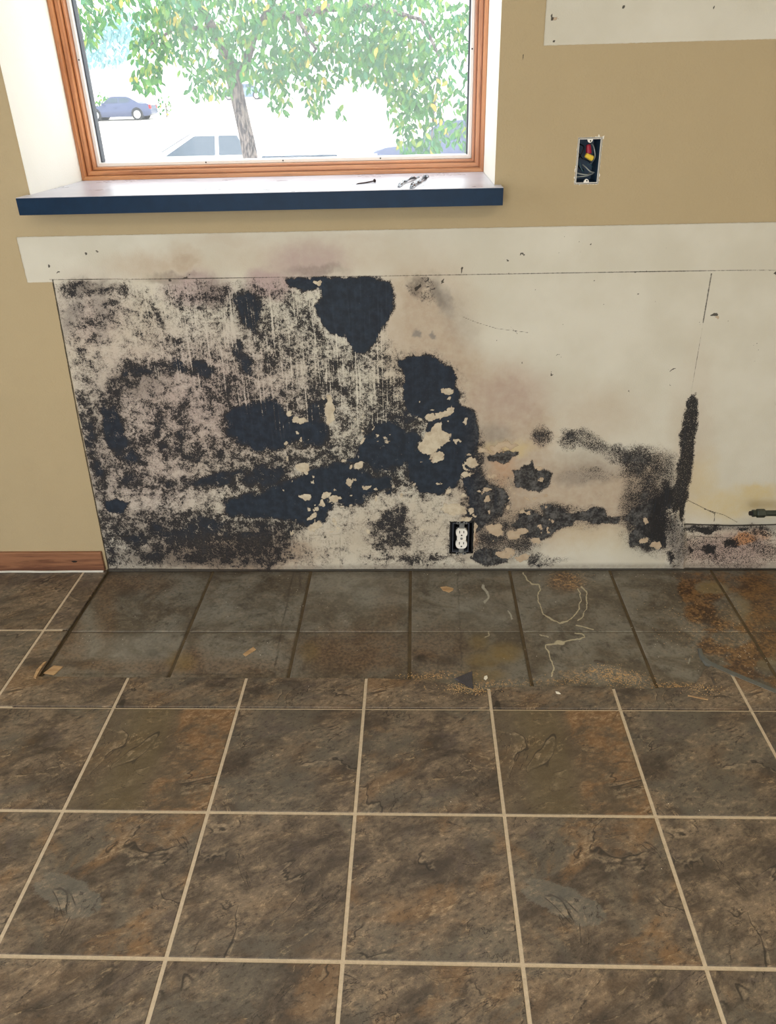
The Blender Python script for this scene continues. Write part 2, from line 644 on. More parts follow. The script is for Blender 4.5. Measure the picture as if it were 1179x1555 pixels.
def glass_material(name, gloss=0.05, tint=(1, 1, 1)):
    m = bpy.data.materials.new(name)
    m.use_nodes = True
    nt = m.node_tree
    nt.nodes.clear()
    out = nt.nodes.new('ShaderNodeOutputMaterial')
    mx = nt.nodes.new('ShaderNodeMixShader')
    tr = nt.nodes.new('ShaderNodeBsdfTransparent')
    tr.inputs[0].default_value = (*tint, 1)
    gl = nt.nodes.new('ShaderNodeBsdfGlossy')
    gl.inputs['Roughness'].default_value = 0.02
    mx.inputs[0].default_value = gloss
    nt.links.new(tr.outputs[0], mx.inputs[1])
    nt.links.new(gl.outputs[0], mx.inputs[2])
    nt.links.new(mx.outputs[0], out.inputs[0])
    return m


M['pane'] = glass_material('window_glass', 0.012)
# translucent share imitates the glare haze that washes out the view
_nt = M['pane'].node_tree
_o = [n for n in _nt.nodes if n.type == 'OUTPUT_MATERIAL'][0]
_old = _o.inputs[0].links[0].from_socket
_t = _nt.nodes.new('ShaderNodeBsdfTranslucent')
_t.inputs[0].default_value = (0.9, 0.95, 1.0, 1)
_m = _nt.nodes.new('ShaderNodeMixShader')
_m.inputs[0].default_value = 0.035
_nt.links.new(_old, _m.inputs[1])
_nt.links.new(_t.outputs[0], _m.inputs[2])
_nt.links.new(_m.outputs[0], _o.inputs[0])

# ------------------------------------------------------------------ the room: extents
XL, XR, YR, ZC = -2.6, 3.1, -4.4, 2.44
WX0, WX1, WZ0, WZ1, WD = -0.204, 0.930, 1.0933, 2.10, 0.335   # window opening and reveal depth
BOX = (1.1195, 1.1765, 1.0905, 1.1915)       # hole for the switch box
OUT = (0.8385, 0.9085, 0.0560, 0.1660)       # hole for the receptacle
RX0, RY_A, RY_B = -0.232, -0.503, -0.536     # recess of the missing cabinets


# ------------------------------------------------------------------ back wall
def lines(parts):
    out = []
    for a, b, st in parts:
        n = max(1, int(round((b - a) / st)))
        out += [a + (b - a) * i / n for i in range(n)]
    out.append(parts[-1][1])
    return np.array(out)


G = 0.0025
xs = lines([(XL, -0.72, 0.3), (-0.72, -0.30, 0.01), (-0.30, WX0, G), (WX0, OUT[0], G), (OUT[0], OUT[1], G), (OUT[1], WX1, G),
            (WX1, BOX[0], G), (BOX[0], BOX[1], G), (BOX[1], 1.90, G), (1.90, XR, 0.2)])
zs = lines([(-0.0125, OUT[2], G), (OUT[2], OUT[3], G), (OUT[3], 1.012, G), (1.012, BOX[2], 0.02), (BOX[2], WZ0, WZ0 - BOX[2]), (WZ0, BOX[3], 0.02),
            (BOX[3], 1.36, 0.02), (1.36, 1.39, G), (1.39, 1.60, 0.006), (1.60, WZ1, 0.25), (WZ1, ZC, 0.2)])
X, Z = np.meshgrid(xs, zs)
PX, PY = to_px(X, np.zeros_like(X), Z)
# ragged edges: warp the painting coordinates
w1 = fbm(PX / 30, PY / 30, 1, 6, 0.7)
w2 = fbm(PX / 30, PY / 30, 2, 6, 0.7)
WPX, WPY = PX + w1 * 8.5, PY + w2 * 8.5
w3, w4 = fbm(PX / 12, PY / 12, 41, 4, 0.7), fbm(PX / 12, PY / 12, 42, 4, 0.7)
FPX_, FPY_ = PX + w3 * 3.2, PY + w4 * 3.2
NB = fbm(PX / 45, PY / 45, 3, 4)


def field(): return np.zeros_like(X)


def blob(f, cx, cy, rx, ry, amp=1.0, soft=0.5, mode='max', ang=0):
    c, s_ = math.cos(math.radians(ang)), math.sin(math.radians(ang))
    dx, dy = WPX - cx, WPY - cy
    q = np.hypot((dx * c + dy * s_) / rx, (dy * c - dx * s_) / ry)
    v = amp * (1 - sstep(1 - soft, 1 + soft, q))
    if mode == 'max': np.maximum(f, v, out=f)
    elif mode == 'add': f += v
    else: f *= (1 - v)


def pgon(f, pts, amp=1.0, soft=3.0, mode='max', ragged=True):
    a, b = (FPX_, FPY_) if ragged == 'fine' else (WPX, WPY) if ragged else (PX, PY)
    xs_, ys_ = [p[0] for p in pts], [p[1] for p in pts]
    pad = soft * 2 + 12
    msk = (PX > min(xs_) - pad) & (PX < max(xs_) + pad) & (PY > min(ys_) - pad) & (PY < max(ys_) + pad)
    if not msk.any():
        return
    v = np.zeros_like(X)
    v[msk] = amp * sstep(-soft, soft, -poly_sd(a[msk], b[msk], pts))
    if mode == 'max': np.maximum(f, v, out=f)
    elif mode == 'add': f += v
    else: f *= (1 - v)


def stroke(f, pts, width, amp=1.0, soft=1.0, ragged=False):
    a, b = (WPX, WPY) if ragged else (PX, PY)
    d_ = line_d(a, b, pts)
    np.maximum(f, amp * sstep(width + soft, max(width - soft, 0), d_) if width > soft else amp * np.clip(1 - d_ / (width + soft), 0, 1), out=f)


dense, speck, haze, pale = field(), field(), field(), field()
brown, yellow, pink, streak = field(), field(), field(), field()
raw, ink, orange, grey = field(), field(), field(), field()

# bare board where the cabinets and the backsplash were
raw[:] = -1
def sd_rect(x0, x1, z0, z1):
    return np.minimum(np.minimum(X - x0, x1 - X), np.minimum(Z - z0, z1 - Z))
slant = -0.2285 + 0.0315 * np.clip(Z / 0.89, 0, 1)
r1 = np.minimum(X - slant, 0.888 - Z)
r2 = np.minimum(np.minimum(X + 0.2645, 0.9965 - Z), Z - 0.884)
r3 = np.minimum(X - 1.026, Z - 1.3765)
raw = np.clip(0.5 + np.maximum(np.maximum(r1, r2), r3) / 0.012, 0, 1)

# soft stains -------------------------------------------------
pgon(brown, [(590, 425), (640, 416), (672, 440), (700, 482), (722, 535), (770, 585), (830, 610), (850, 640), (840, 690), (960, 700),
             (1010, 690), (1015, 800), (700, 850), (690, 600), (600, 545)], 0.62, 26)
blob(brown, 640, 500, 75, 110, 0.55, 0.6)
blob(brown, 760, 610, 70, 55, 0.62, 0.6)
blob(brown, 790, 660, 60, 40, 0.6, 0.6)
blob(brown, 900, 630, 70, 40, 0.35, 0.8)
blob(brown, 760, 745, 75, 80, 0.7, 0.6)
blob(brown, 470, 392, 160, 32, 0.36, 0.7)
blob(brown, 245, 405, 75, 22, 0.5, 0.7)
blob(brown, 280, 395, 30, 22, 0.62, 0.7)
blob(brown, 350, 365, 60, 12, 0.3, 0.8)
blob(brown, 540, 365, 60, 12, 0.3, 0.8)
blob(brown, 180, 520, 110, 90, 0.35, 0.8)
blob(brown, 300, 650, 180, 160, 0.30, 0.8)
blob(brown, 1060, 660, 22, 120, 0.25, 0.8)
blob(brown, 1045, 700, 25, 90, 0.4, 0.8)
blob(brown, 1110, 835, 90, 30, 0.65, 0.6)
blob(brown, 360, 840, 130, 34, 0.85, 0.6)
blob(brown, 600, 810, 120, 55, 0.34, 0.6)
blob(brown, 480, 830, 60, 40, 0.34, 0.6)
blob(brown, 900, 735, 60, 45, 0.25, 0.8)
blob(pink, 465, 400, 55, 30, 0.55, 0.6)
blob(pink, 410, 432, 36, 26, 0.75, 0.4)
blob(pink, 300, 440, 50, 26, 0.65, 0.5)
blob(pink, 140, 478, 46, 50, 0.4, 0.8)
blob(pink, 300, 610, 150, 90, 0.5, 0.8)
blob(pink, 220, 700, 100, 100, 0.4, 0.8)
blob(pink, 780, 600, 50, 40, 0.25, 0.8)
blob(pink, 1110, 838, 80, 26, 0.5, 0.6)
blob(yellow, 1120, 765, 75, 22, 0.75, 0.6)
blob(yellow, 1150, 748, 28, 12, 0.85, 0.5)
blob(yellow, 1065, 735, 25, 40, 0.5, 0.8)
blob(yellow, 770, 680, 35, 10, 0.7, 0.6)
blob(yellow, 900, 815, 60, 20, 0.25, 0.8)
blob(grey, 112, 470, 12, 36, 0.6, 0.7, ang=25)
blob(grey, 155, 470, 12, 40, 0.5, 0.7)
blob(grey, 675, 455, 10, 34, 0.6, 0.7, ang=-25)
blob(grey, 700, 490, 20, 40, 0.25, 0.8, ang=-25)
blob(grey, 633, 511, 9, 6, 0.8, 0.3)
blob(grey, 656, 509, 4, 6, 0.8, 0.3)
blob(grey, 755, 660, 22, 16, 0.45, 0.6)
blob(grey, 880, 725, 40, 12, 0.45, 0.6)
blob(grey, 905, 700, 60, 20, 0.3, 0.8)
blob(orange, 1130, 822, 18, 9, 0.9, 0.3)
blob(orange, 723, 815, 4, 20, 0.5, 0.5)
blob(orange, 762, 710, 14, 26, 0.3, 0.7)
blob(orange, 1155, 812, 16, 8, 0.5, 0.6)

# speckle density ------------------------------------------------------
def soft_stroke(f, pts, w, amp):
    d_ = line_d(WPX, WPY, pts)
    np.maximum(f, amp * (1 - sstep(w * 0.35, w * 1.5, d_)), out=f)


pgon(speck, [(92, 445), (170, 432), (330, 432), (440, 425), (600, 520), (700, 620), (712, 860), (168, 862), (140, 740), (108, 560)], 0.36, 26)
pgon(speck, [(125, 570), (250, 545), (420, 560), (520, 600), (560, 720), (420, 862), (170, 862), (145, 740)], 0.43, 30)
soft_stroke(speck, [(256, 560), (225, 560), (195, 568), (172, 588), (168, 625), (175, 660), (196, 694)], 20, 0.80)
soft_stroke(speck, [(125, 600), (140, 680), (160, 770), (172, 850)], 14, 0.60)
soft_stroke(speck, [(254, 553), (280, 560), (312, 566)], 13, 0.76)
soft_stroke(speck, [(226, 470), (240, 490), (264, 516)], 12, 0.72)
soft_stroke(speck, [(356, 525), (366, 545), (378, 560)], 12, 0.74)
soft_stroke(speck, [(215, 745), (280, 738), (340, 728), (390, 720)], 16, 0.70)
soft_stroke(speck, [(235, 625), (250, 680), (300, 690), (330, 690)], 18, 0.62)
for a in [(275, 672, 45, 30, .60), (200, 720, 50, 50, .55), (210, 800, 60, 36, .66), (300, 810, 90, 40, .74), (400, 815, 80, 44, .64), (340, 842, 150, 20, .68),
          (330, 455, 50, 26, .50), (300, 520, 50, 24, .36), (420, 545, 70, 50, .52), (450, 490, 45, 50, .56), (470, 590, 90, 40, .58), (560, 600, 60, 46, .52),
          (430, 640, 110, 56, .68), (540, 545, 60, 22, .60), (590, 650, 60, 50, .64), (440, 740, 110, 56, .74), (590, 730, 70, 40, .72), (650, 715, 60, 50, .72),
          (640, 600, 60, 60, .62), (690, 670, 40, 50, .66), (130, 438, 44, 10, .60), (168, 438, 20, 8, .5), (640, 445, 24, 20, .36), (590, 840, 70, 20, .48), (645, 845, 40, 14, .55),
          (520, 700, 80, 50, .66), (480, 690, 40, 12, .55)]:
    blob(speck, *a, 0.6)
for a in [(822, 660, 15, 16, .64), (968, 705, 26, 24, .70), (1000, 722, 34, 36, .56), (985, 785, 44, 56, .70), (1100, 835, 90, 26, .44), (1075, 803, 40, 6, .7),
          (1150, 808, 40, 8, .6), (760, 820, 50, 30, .74), (735, 765, 40, 45, .80), (850, 785, 70, 20, .66), (830, 850, 36, 7, .70), (720, 690, 18, 40, .8), (890, 722, 50, 10, .36)]:
    blob(speck, *a, 0.55)
soft_stroke(speck, [(858, 668), (880, 664), (900, 672), (925, 686), (950, 695), (975, 700)], 13, 0.66)
speck *= 1.10 * (1 + 0.42 * NB + 0.30 * fbm(PX / 17, PY / 17, 31, 4))

# veil -----------------------------------------------------------
for a in [(130, 434, 30, 9, .75, .5, 'max', -8), (168, 437, 18, 8, .5), (205, 580, 46, 24, .55), (176, 630, 14, 50, .5), (230, 800, 60, 24, .5), (300, 845, 150, 20, .9),
          (400, 825, 60, 34, .8), (325, 442, 22, 22, .6), (375, 470, 26, 34, .5), (260, 420, 40, 7, .5), (480, 412, 40, 9, .45), (632, 434, 12, 16, .75),
          (665, 448, 7, 22, .45, .5, 'max', -25), (590, 815, 50, 20, .4), (985, 785, 40, 56, .55), (1012, 740, 16, 46, .4), (735, 690, 20, 50, .4),
          (745, 770, 45, 50, .5), (890, 720, 50, 14, .3), (760, 835, 60, 22, .5), (150, 700, 24, 120, .35)]:
    blob(haze, *a)

# dense colonies ---------------------------------------------------
D = [   # polygon, edge softness in pixels, strength
    ([(434, 424), (480, 421), (560, 422), (592, 428), (599, 455), (590, 485), (578, 505), (568, 524), (553, 538), (536, 536), (524, 512), (500, 503), (484, 482), (478, 466), (488, 452),
      (484, 438), (460, 440), (440, 434)], 7, 1.1),
    ([(344, 444), (362, 440), (395, 444), (403, 462), (400, 492), (391, 514), (372, 500), (358, 480), (350, 460)], 10, 0.85),
    ([(600, 548), (625, 543), (648, 537), (672, 550), (690, 562), (699, 588), (697, 612), (722, 628), (728, 662), (706, 675), (708, 700), (722, 712), (700, 722), (690, 742), (670, 752),
      (640, 748), (624, 730), (618, 700), (632, 680), (645, 660), (650, 640), (622, 630), (610, 605), (616, 575)], 8, 1.0),
    ([(342, 630), (374, 612), (402, 600), (424, 606), (434, 624), (470, 626), (502, 640), (504, 668), (482, 684), (456, 676), (430, 690), (390, 688), (360, 680), (344, 658)], 13, 1.0),
    ([(500, 704), (522, 696), (540, 674), (556, 655), (566, 638), (592, 634), (612, 650), (640, 664), (638, 700), (605, 714), (570, 716), (545, 706)], 10, 0.95),
    ([(425, 728), (460, 714), (496, 706), (502, 698), (528, 702), (560, 716), (600, 712), (598, 742), (570, 754), (542, 764), (530, 785), (505, 802), (470, 802), (432, 792), (404, 788),
      (356, 788), (336, 768), (346, 750), (372, 740), (400, 740)], 12, 1.0),
    ([(244, 808), (262, 792), (296, 788), (316, 800), (300, 828), (266, 838), (246, 826)], 12, 0.75),
    ([(400, 690), (440, 684), (500, 690), (510, 712), (440, 720), (404, 708)], 12, 0.62),
    ([(497, 700), (540, 706), (572, 714), (574, 742), (560, 772), (530, 770), (512, 740)], 12, 0.85),
    ([(560, 585), (600, 560), (622, 600), (600, 640), (560, 630)], 14, 0.60),
    ([(440, 440), (482, 470), (500, 510), (520, 540), (470, 520), (430, 480)], 14, 0.55),
    ([(225, 775), (330, 770), (450, 805), (455, 850), (300, 850), (235, 835)], 16, 0.60),
    ([(160, 590), (185, 570), (215, 560), (250, 560), (205, 585), (186, 610), (182, 650), (168, 640)], 9, 0.60),
    ([(330, 800), (370, 795), (420, 805), (410, 840), (350, 845)], 14, 0.55),
    ([(160, 762), (176, 757), (195, 764), (188, 779), (166, 780)], 6, 0.9),
    ([(622, 704), (650, 694), (682, 700), (688, 730), (672, 752), (640, 748)], 5, 1.2),
    ([(742, 692), (764, 682), (788, 688), (775, 700), (760, 707), (745, 699)], 3, 1.2),
    ([(778, 716), (790, 712), (808, 701), (816, 712), (839, 718), (835, 738), (820, 746), (805, 745), (786, 739)], 3, 1.2),
    ([(704, 724), (726, 716), (746, 738), (766, 742), (781, 760), (762, 772), (748, 790), (730, 800), (716, 780), (706, 752)], 5, 0.9),
    ([(790, 776), (805, 772), (824, 784), (819, 767), (832, 766), (848, 773), (870, 778), (892, 774), (922, 770), (922, 786), (942, 786), (940, 795), (905, 794), (880, 792), (852, 800),
      (836, 814), (822, 820), (792, 812), (776, 800), (786, 790)], 4, 0.95),
    ([(700, 628), (722, 632), (729, 660), (722, 690), (706, 696), (694, 670)], 5, 0.9),
    ([(560, 795), (572, 776), (590, 772), (600, 784), (590, 800), (604, 812), (590, 826), (574, 812)], 6, 0.8),
    ([(500, 785), (512, 778), (520, 788), (530, 796), (516, 806), (502, 800)], 5, 0.9),
    ([(716, 850), (726, 836), (745, 832), (776, 842), (773, 855), (740, 858)], 4, 1.2),
    ([(945, 785), (968, 765), (1000, 752), (1026, 735), (1028, 790), (1012, 832), (985, 838), (968, 830), (955, 840), (952, 812), (962, 800), (946, 792)], 7, 0.85),
]
for p_, so_, am_ in D:
    pgon(dense, p_, (1.0 if am_ > 0.87 else 0.72) if so_ < 9 else am_ * 0.74, so_, ragged='fine' if so_ < 9 else True)
pgon(dense, [(1046, 604), (1058, 598), (1061, 625), (1057, 665), (1051, 710), (1045, 750), (1037, 795), (1024, 800), (1022, 760), (1030, 700), (1035, 650), (1040, 625)], 0.62, 3.0, ragged='fine')
for a in [(1113, 828, 11, 7), (1078, 837, 13, 8), (1047, 836, 6, 6), (1076, 805, 18, 4), (906, 752, 11, 5), (1128, 808, 6, 3), (590, 752, 9, 5),
          (1020, 845, 10, 14), (828, 852, 20, 4), (725, 800, 8, 14), (795, 805, 14, 10), (1012, 770, 10, 40)]:
    blob(dense, *a, 0.75, 0.5)

# bare islands: the density falls away ---------------------------------
bare = field()
for p_, am_, so_ in [
    ([(495, 792), (497, 780), (505, 776), (510, 762), (522, 768), (536, 780), (532, 800), (522, 806), (517, 862), (440, 862), (430, 846), (456, 808), (482, 806)], 0.85, 6),
    ([(540, 774), (560, 758), (582, 757), (605, 744), (630, 741), (640, 756), (662, 752), (690, 755), (708, 741), (715, 755), (706, 785), (684, 795), (682, 840),
      (640, 846), (600, 842), (548, 846), (524, 862), (536, 800)], 0.85, 6),
    ([(846, 806), (870, 797), (880, 790), (900, 797), (940, 795), (956, 806), (955, 832), (985, 842), (1002, 857), (812, 858), (822, 840), (838, 820)], 1.0, 3),
    ([(836, 720), (850, 712), (930, 718), (944, 738), (940, 762), (930, 782), (905, 768), (896, 762), (870, 770), (846, 766), (840, 742)], 0.9, 5),
    ([(731, 706), (752, 700), (772, 708), (770, 724), (782, 742), (800, 748), (830, 748), (838, 762), (820, 765), (824, 782), (806, 772), (790, 772),
      (772, 790), (756, 790), (776, 766), (766, 744), (748, 736), (735, 722)], 1.0, 3),
    ([(690, 590), (702, 588), (712, 600), (730, 640), (732, 668), (750, 684), (790, 664), (840, 640), (840, 600), (760, 560), (700, 500), (600, 430), (606, 470), (596, 510),
      (620, 538), (660, 532), (700, 560)], 0.9, 7)]:
    pgon(bare, p_, am_, so_, ragged='fine')
blob(bare, 200, 520, 60, 34, 0.5, 0.6)
blob(bare, 225, 752, 30, 14, 0.4, 0.6)
blob(bare, 315, 500, 40, 22, 0.6, 0.6)
dense *= 1 - bare
speck *= 1 - bare * 0.55
haze *= 1 - bare * 0.7

# pale round spots ----------------------------------------------------------
pgon(pale, [(640, 676), (646, 656), (660, 644), (672, 645), (676, 657), (690, 660), (687, 672), (670, 673), (656, 686), (636, 688)], 1.0, 4.0)
pgon(pale, [(726, 680), (750, 684), (745, 676), (772, 668), (788, 676), (770, 680), (752, 690), (728, 690)], 0.8, 4.0)
for a in [(441, 626, 4, 4), (456, 637, 9, 7), (436, 678, 4, 3), (680, 594, 10, 6), (680, 629, 8, 5), (671, 633, 8, 6), (686, 625, 6, 6), (657, 633, 7, 5),
          (661, 691, 9, 8), (457, 711, 10, 8), (534, 733, 4, 5), (557, 737, 4, 4), (463, 753, 8, 5), (491, 751, 6, 6), (506, 757, 10, 5), (487, 764, 5, 5),
          (470, 785, 6, 5), (482, 798, 9, 6), (500, 622, 8, 22), (750, 802, 12, 6), (784, 807, 14, 8), (984, 789, 5, 5), (978, 824, 8, 5), (995, 831, 8, 7),
          (716, 704, 8, 4), (735, 745, 4, 4), (718, 772, 5, 5), (708, 786, 7, 5), (480, 425, 7, 4), (770, 838, 16, 7), (795, 848, 10, 6), (812, 822, 8, 6),
          (545, 705, 8, 6), (720, 812, 5, 18), (705, 722, 5, 5), (690, 772, 16, 8)]:
    blob(pale, *a, 1.0, 0.35)
rg = random.Random(5)
for _ in range(90):
    cx, cy = rg.uniform(430, 720), rg.uniform(600, 810)
    r_ = rg.uniform(0.9, 3.4)
    blob(pale, cx, cy, r_ * 1.2, r_, 0.9, 0.4)
for _ in range(30):
    cx, cy = rg.uniform(705, 840), rg.uniform(700, 830)
    r_ = rg.uniform(1.5, 4)
    blob(pale, cx, cy, r_ * 1.3, r_, 0.9, 0.4)
# colonies growing on the bare island
D2 = [[(566, 792), (578, 778), (600, 770), (612, 764), (622, 775), (618, 792), (624, 812), (606, 830), (586, 822), (574, 806)]]
for p_ in D2:
    pgon(pale, p_, 1.0, 4.0, 'mul')
    pgon(dense, p_, 0.5, 8.0)
blob(speck, 598, 812, 40, 34, 0.62, 0.5)
dense *= (1 - pale)
keep = (PX > 1025) & (PY < 760)
speck *= (1 - 0.62 * np.clip(pale, 0, 1))
haze *= (1 - 0.8 * np.clip(pale, 0, 1))
# keep clean board clean and paint free of mould
pgon(streak, [(190, 430), (600, 430), (600, 640), (420, 660), (320, 600), (210, 560)], 0.95, 20)
streak *= (dense < 0.8)
blob(streak, 550, 480, 60, 60, 0.35, 0.6)
blob(streak, 470, 820, 60, 50, 0.5, 0.6)
above = sstep(0.8855, 0.8885, Z)
dense *= 1 - above
speck *= 1 - above * 0.55
paintm = (raw < 0.5)
for f_ in (dense, speck, haze, pale, brown, pink, grey, streak):
    f_[paintm] = 0

# knife cuts, pencil lines, holes, painted shadow line of the ledge
stroke(ink, [(75, 424.5), (200, 424), (450, 421), (700, 417), (940, 413), (1179, 410)], 0.9, 0.75)
stroke(ink, [(1081, 415), (1068, 490)], 0.7, 0.95)
stroke(ink, [(1068, 490), (1049, 605)], 0.5, 0.62)
stroke(ink, [(80, 425), (120, 640), (165, 862)], 1.2, 0.75)
stroke(ink, [(703, 481), (725, 490), (755, 499), (780, 502), (802, 505)], 1.0, 0.62)
stroke(ink, [(776, 496), (786, 507)], 0.8, 0.6)
stroke(ink, [(1046, 760), (1070, 772), (1086, 780), (1085, 792)], 0.6, 0.8)
stroke(ink, [(1070, 773), (1100, 782), (1120, 793)], 0.6, 0.75)
stroke(ink, [(1040, 796), (1110, 799), (1179, 797)], 1.6, 0.85)  # dark line paints the shadow under the board ledge
stroke(ink, [(1050, 815), (1085, 817), (1112, 818)], 0.7, 0.7)
stroke(ink, [(469, 862), (470, 813), (517, 812), (517, 862)], 0.9, 0.55)
stroke(ink, [(633, 860), (634, 815), (680, 815), (681, 850)], 0.9, 0.55)
stroke(ink, [(165, 814), (196, 814)], 0.9, 0.8)
stroke(ink, [(152, 425), (148, 500)], 0.7, 0.45)
stroke(ink, [(166, 867), (420, 868.5), (660, 867.5), (1010, 867), (1179, 868)], 4.0, 1.0)
stroke(haze, [(166, 862), (420, 864), (660, 862), (1010, 861), (1179, 862)], 5, 0.6, 4)
for a in [(634, 436, 4, 4), (1082, 483, 3, 3), (1177, 417, 4, 3), (672, 427, 2, 2), (264, 421, 3, 2), (283, 421, 7, 1.5), (72, 403, 2, 4), (496, 817, 2, 2), (1079, 482, 4, 2),
          (86, 414, 2, 2), (845, 24, 2, 6), (946, 11, 2, 3), (1083, 10, 2, 4), (835, 66, 3, 2), (790, 385, 4, 1.5), (768, 391, 4, 1.5), (700, 408, 2, 6),
          (856, 493, 3, 1.5), (1025, 560, 6, 1.5), (838, 571, 3, 1.5), (152, 384, 1.5, 1.5), (129, 383, 1.5, 1.5), (822, 331, 2, 3), (915, 179, 1.5, 1.5), (794, 83, 1.5, 1.5)]:
    blob(ink, *a, 1.0, 0.4)
for _ in range(60):
    blob(ink, rg.uniform(700, 1175), rg.uniform(355, 600), rg.uniform(0.8, 1.8), rg.uniform(0.6, 1.2), rg.uniform(0.4, 0.9), 0.5)
for q in [(845, 24), (1082, 485), (1177, 420)]:
    blob(pale, q[0] + 3, q[1] + 2, 4, 3, 0.9, 0.4)

# relief of the board: torn tape column, ledge at the right, proud painted field
Y = np.zeros_like(X)
col_ = sstep(4, -4, poly_sd(WPX, WPY, [(1012, 770), (1030, 765), (1042, 800), (1042, 862), (1010, 862), (1014, 810)]))
Y -= col_ * (0.005 + 0.0025 * fbm(PX / 3, PY / 22, 11, 3))
Y += sstep(-1, 1, PX - 1040) * sstep(796, 799, PY) * 0.004 * (raw > 0.5)
Y += (sstep(0.44, 0.56, raw) - 1) * 0.0012
edge_dist = np.minimum(np.abs(X - XL), np.abs(X - XR))
blob(grey, 1027, 820, 14, 44, 0.75, 0.4)
pgon(dense, [(1012, 772), (1030, 768), (1042, 800), (1042, 858), (1018, 858), (1012, 815)], 0.95, 3.0, 'mul')
stroke(grey, [(1040, 801), (1179, 802)], 4, 0.7, 3)  # grey band widens the painted ledge shadow
blob(speck, 1027, 815, 16, 45, 0.42, 0.5)

ny, nx = X.shape
co = np.stack([X, Y, Z], -1).reshape(-1, 3)
ii, jj = np.meshgrid(np.arange(ny - 1), np.arange(nx - 1), indexing='ij')
cx_, cz_ = (X[:-1, :-1] + X[1:, 1:]) / 2, (Z[:-1, :-1] + Z[1:, 1:]) / 2
holes = np.zeros(cx_.shape, bool)
for (a, b, c_, d_) in ((WX0, WX1, WZ0, WZ1), BOX, OUT):
    holes |= (cx_ > a) & (cx_ < b) & (cz_ > c_) & (cz_ < d_)
ok = ~holes
v0 = (ii * nx + jj)[ok]
faces = np.stack([v0, v0 + 1, v0 + 1 + nx, v0 + nx], -1)
me = bpy.data.meshes.new('wall_back')
me.vertices.add(len(co))
me.vertices.foreach_set('co', co.astype(np.float32).ravel())
me.loops.add(faces.size)
me.loops.foreach_set('vertex_index', faces.astype(np.int32).ravel())
me.polygons.add(len(faces))
me.polygons.foreach_set('loop_start', np.arange(0, faces.size, 4, dtype=np.int32))
me.update(calc_edges=True)
for nm, chans in (('mold', (dense, speck, haze, pale)), ('stain', (brown, yellow, pink, streak)), ('surface', (raw, ink, orange, grey))):
    at = me.attributes.new(nm, 'FLOAT_COLOR', 'POINT')
    at.data.foreach_set('color', np.clip(np.stack(chans, -1), 0, 1).astype(np.float32).ravel())
me.shade_smooth()
wall_back = link_mesh('wall_back', me, M['wall'])
tag(wall_back, kind='structure')

# wall body behind the board and the white reveals of the opening
bm = bmesh.new()
for a, b in (((XL - .12, 0.10, -0.3), (WX0 - 0.012, 0.42, ZC + .1)), ((WX1 + 0.012, 0.10, -0.3), (XR + .12, 0.42, ZC + .1)),
             ((WX0 - 0.012, 0.10, -0.3), (WX1 + 0.012, 0.42, WZ0 - 0.045)), ((WX0 - 0.012, 0.10, WZ1 + 0.012), (WX1 + 0.012, 0.42, ZC + .1))):
    box(bm, a, b)
obj('wall_core', bm, M['beige'], wall_back)
for a, b in (((WX0 - 0.012, 0.0, WZ0 - 0.04), (WX0, WD + 0.06, WZ1 + 0.012)), ((WX1, 0.0, WZ0 - 0.04), (WX1 + 0.012, WD + 0.06, WZ1 + 0.012)),
             ((WX0 - 0.012, 0.0, WZ1), (WX1 + 0.012, WD + 0.06, WZ1 + 0.012))):
    obj('reveal', boxbm(a, b), M['reveal'], wall_back)
# outer edges: close the gap between board and body
bm = bmesh.new()
box(bm, (XL - .12, 0.0, -0.3), (XL, 0.1, ZC + .1))
box(bm, (XR, 0.0, -0.3), (XR + .12, 0.1, ZC + .1))
obj('wall_edge', bm, M['beige'], wall_back)

# the rest of the room, out of view
bm = bmesh.new()
box(bm, (XR, YR - .12, -.3), (XR + .12, 0, ZC + .1))
tag(obj('wall_right', bm, M['beige']), kind='structure')
bm = bmesh.new()
SW = (-2.2, -0.9, 0.95, 2.1)     # side window y0,y1,z0,z1
for a, b in (((XL - .12, YR - .12, -.3), (XL, SW[0], ZC + .1)), ((XL - .12, SW[1], -.3), (XL, 0, ZC + .1)),
             ((XL - .12, SW[0], -.3), (XL, SW[1], SW[2])), ((XL - .12, SW[0], SW[3]), (XL, SW[1], ZC + .1))):
    box(bm, a, b)
tag(obj('wall_left', bm, M['beige']), kind='structure')
bm = bmesh.new()
PD = (-1.3, 1.5, 0.02, 2.12)     # patio opening made up for the rear fill, x0,x1,z0,z1
for a, b in (((XL, YR - .12, -.3), (PD[0], YR, ZC + .1)), ((PD[1], YR - .12, -.3), (XR, YR, ZC + .1)),
             ((PD[0], YR - .12, -.3), (PD[1], YR, PD[2])), ((PD[0], YR - .12, PD[3]), (PD[1], YR, ZC + .1))):
    box(bm, a, b)
tag(obj('wall_rear', bm, M['beige']), kind='structure')
bm = bmesh.new()
box(bm, (XL - .12, YR - .12, ZC), (XR + .12, 0.42, ZC + .12))
tag(obj('ceiling', bm, M['ceiling']), kind='structure')

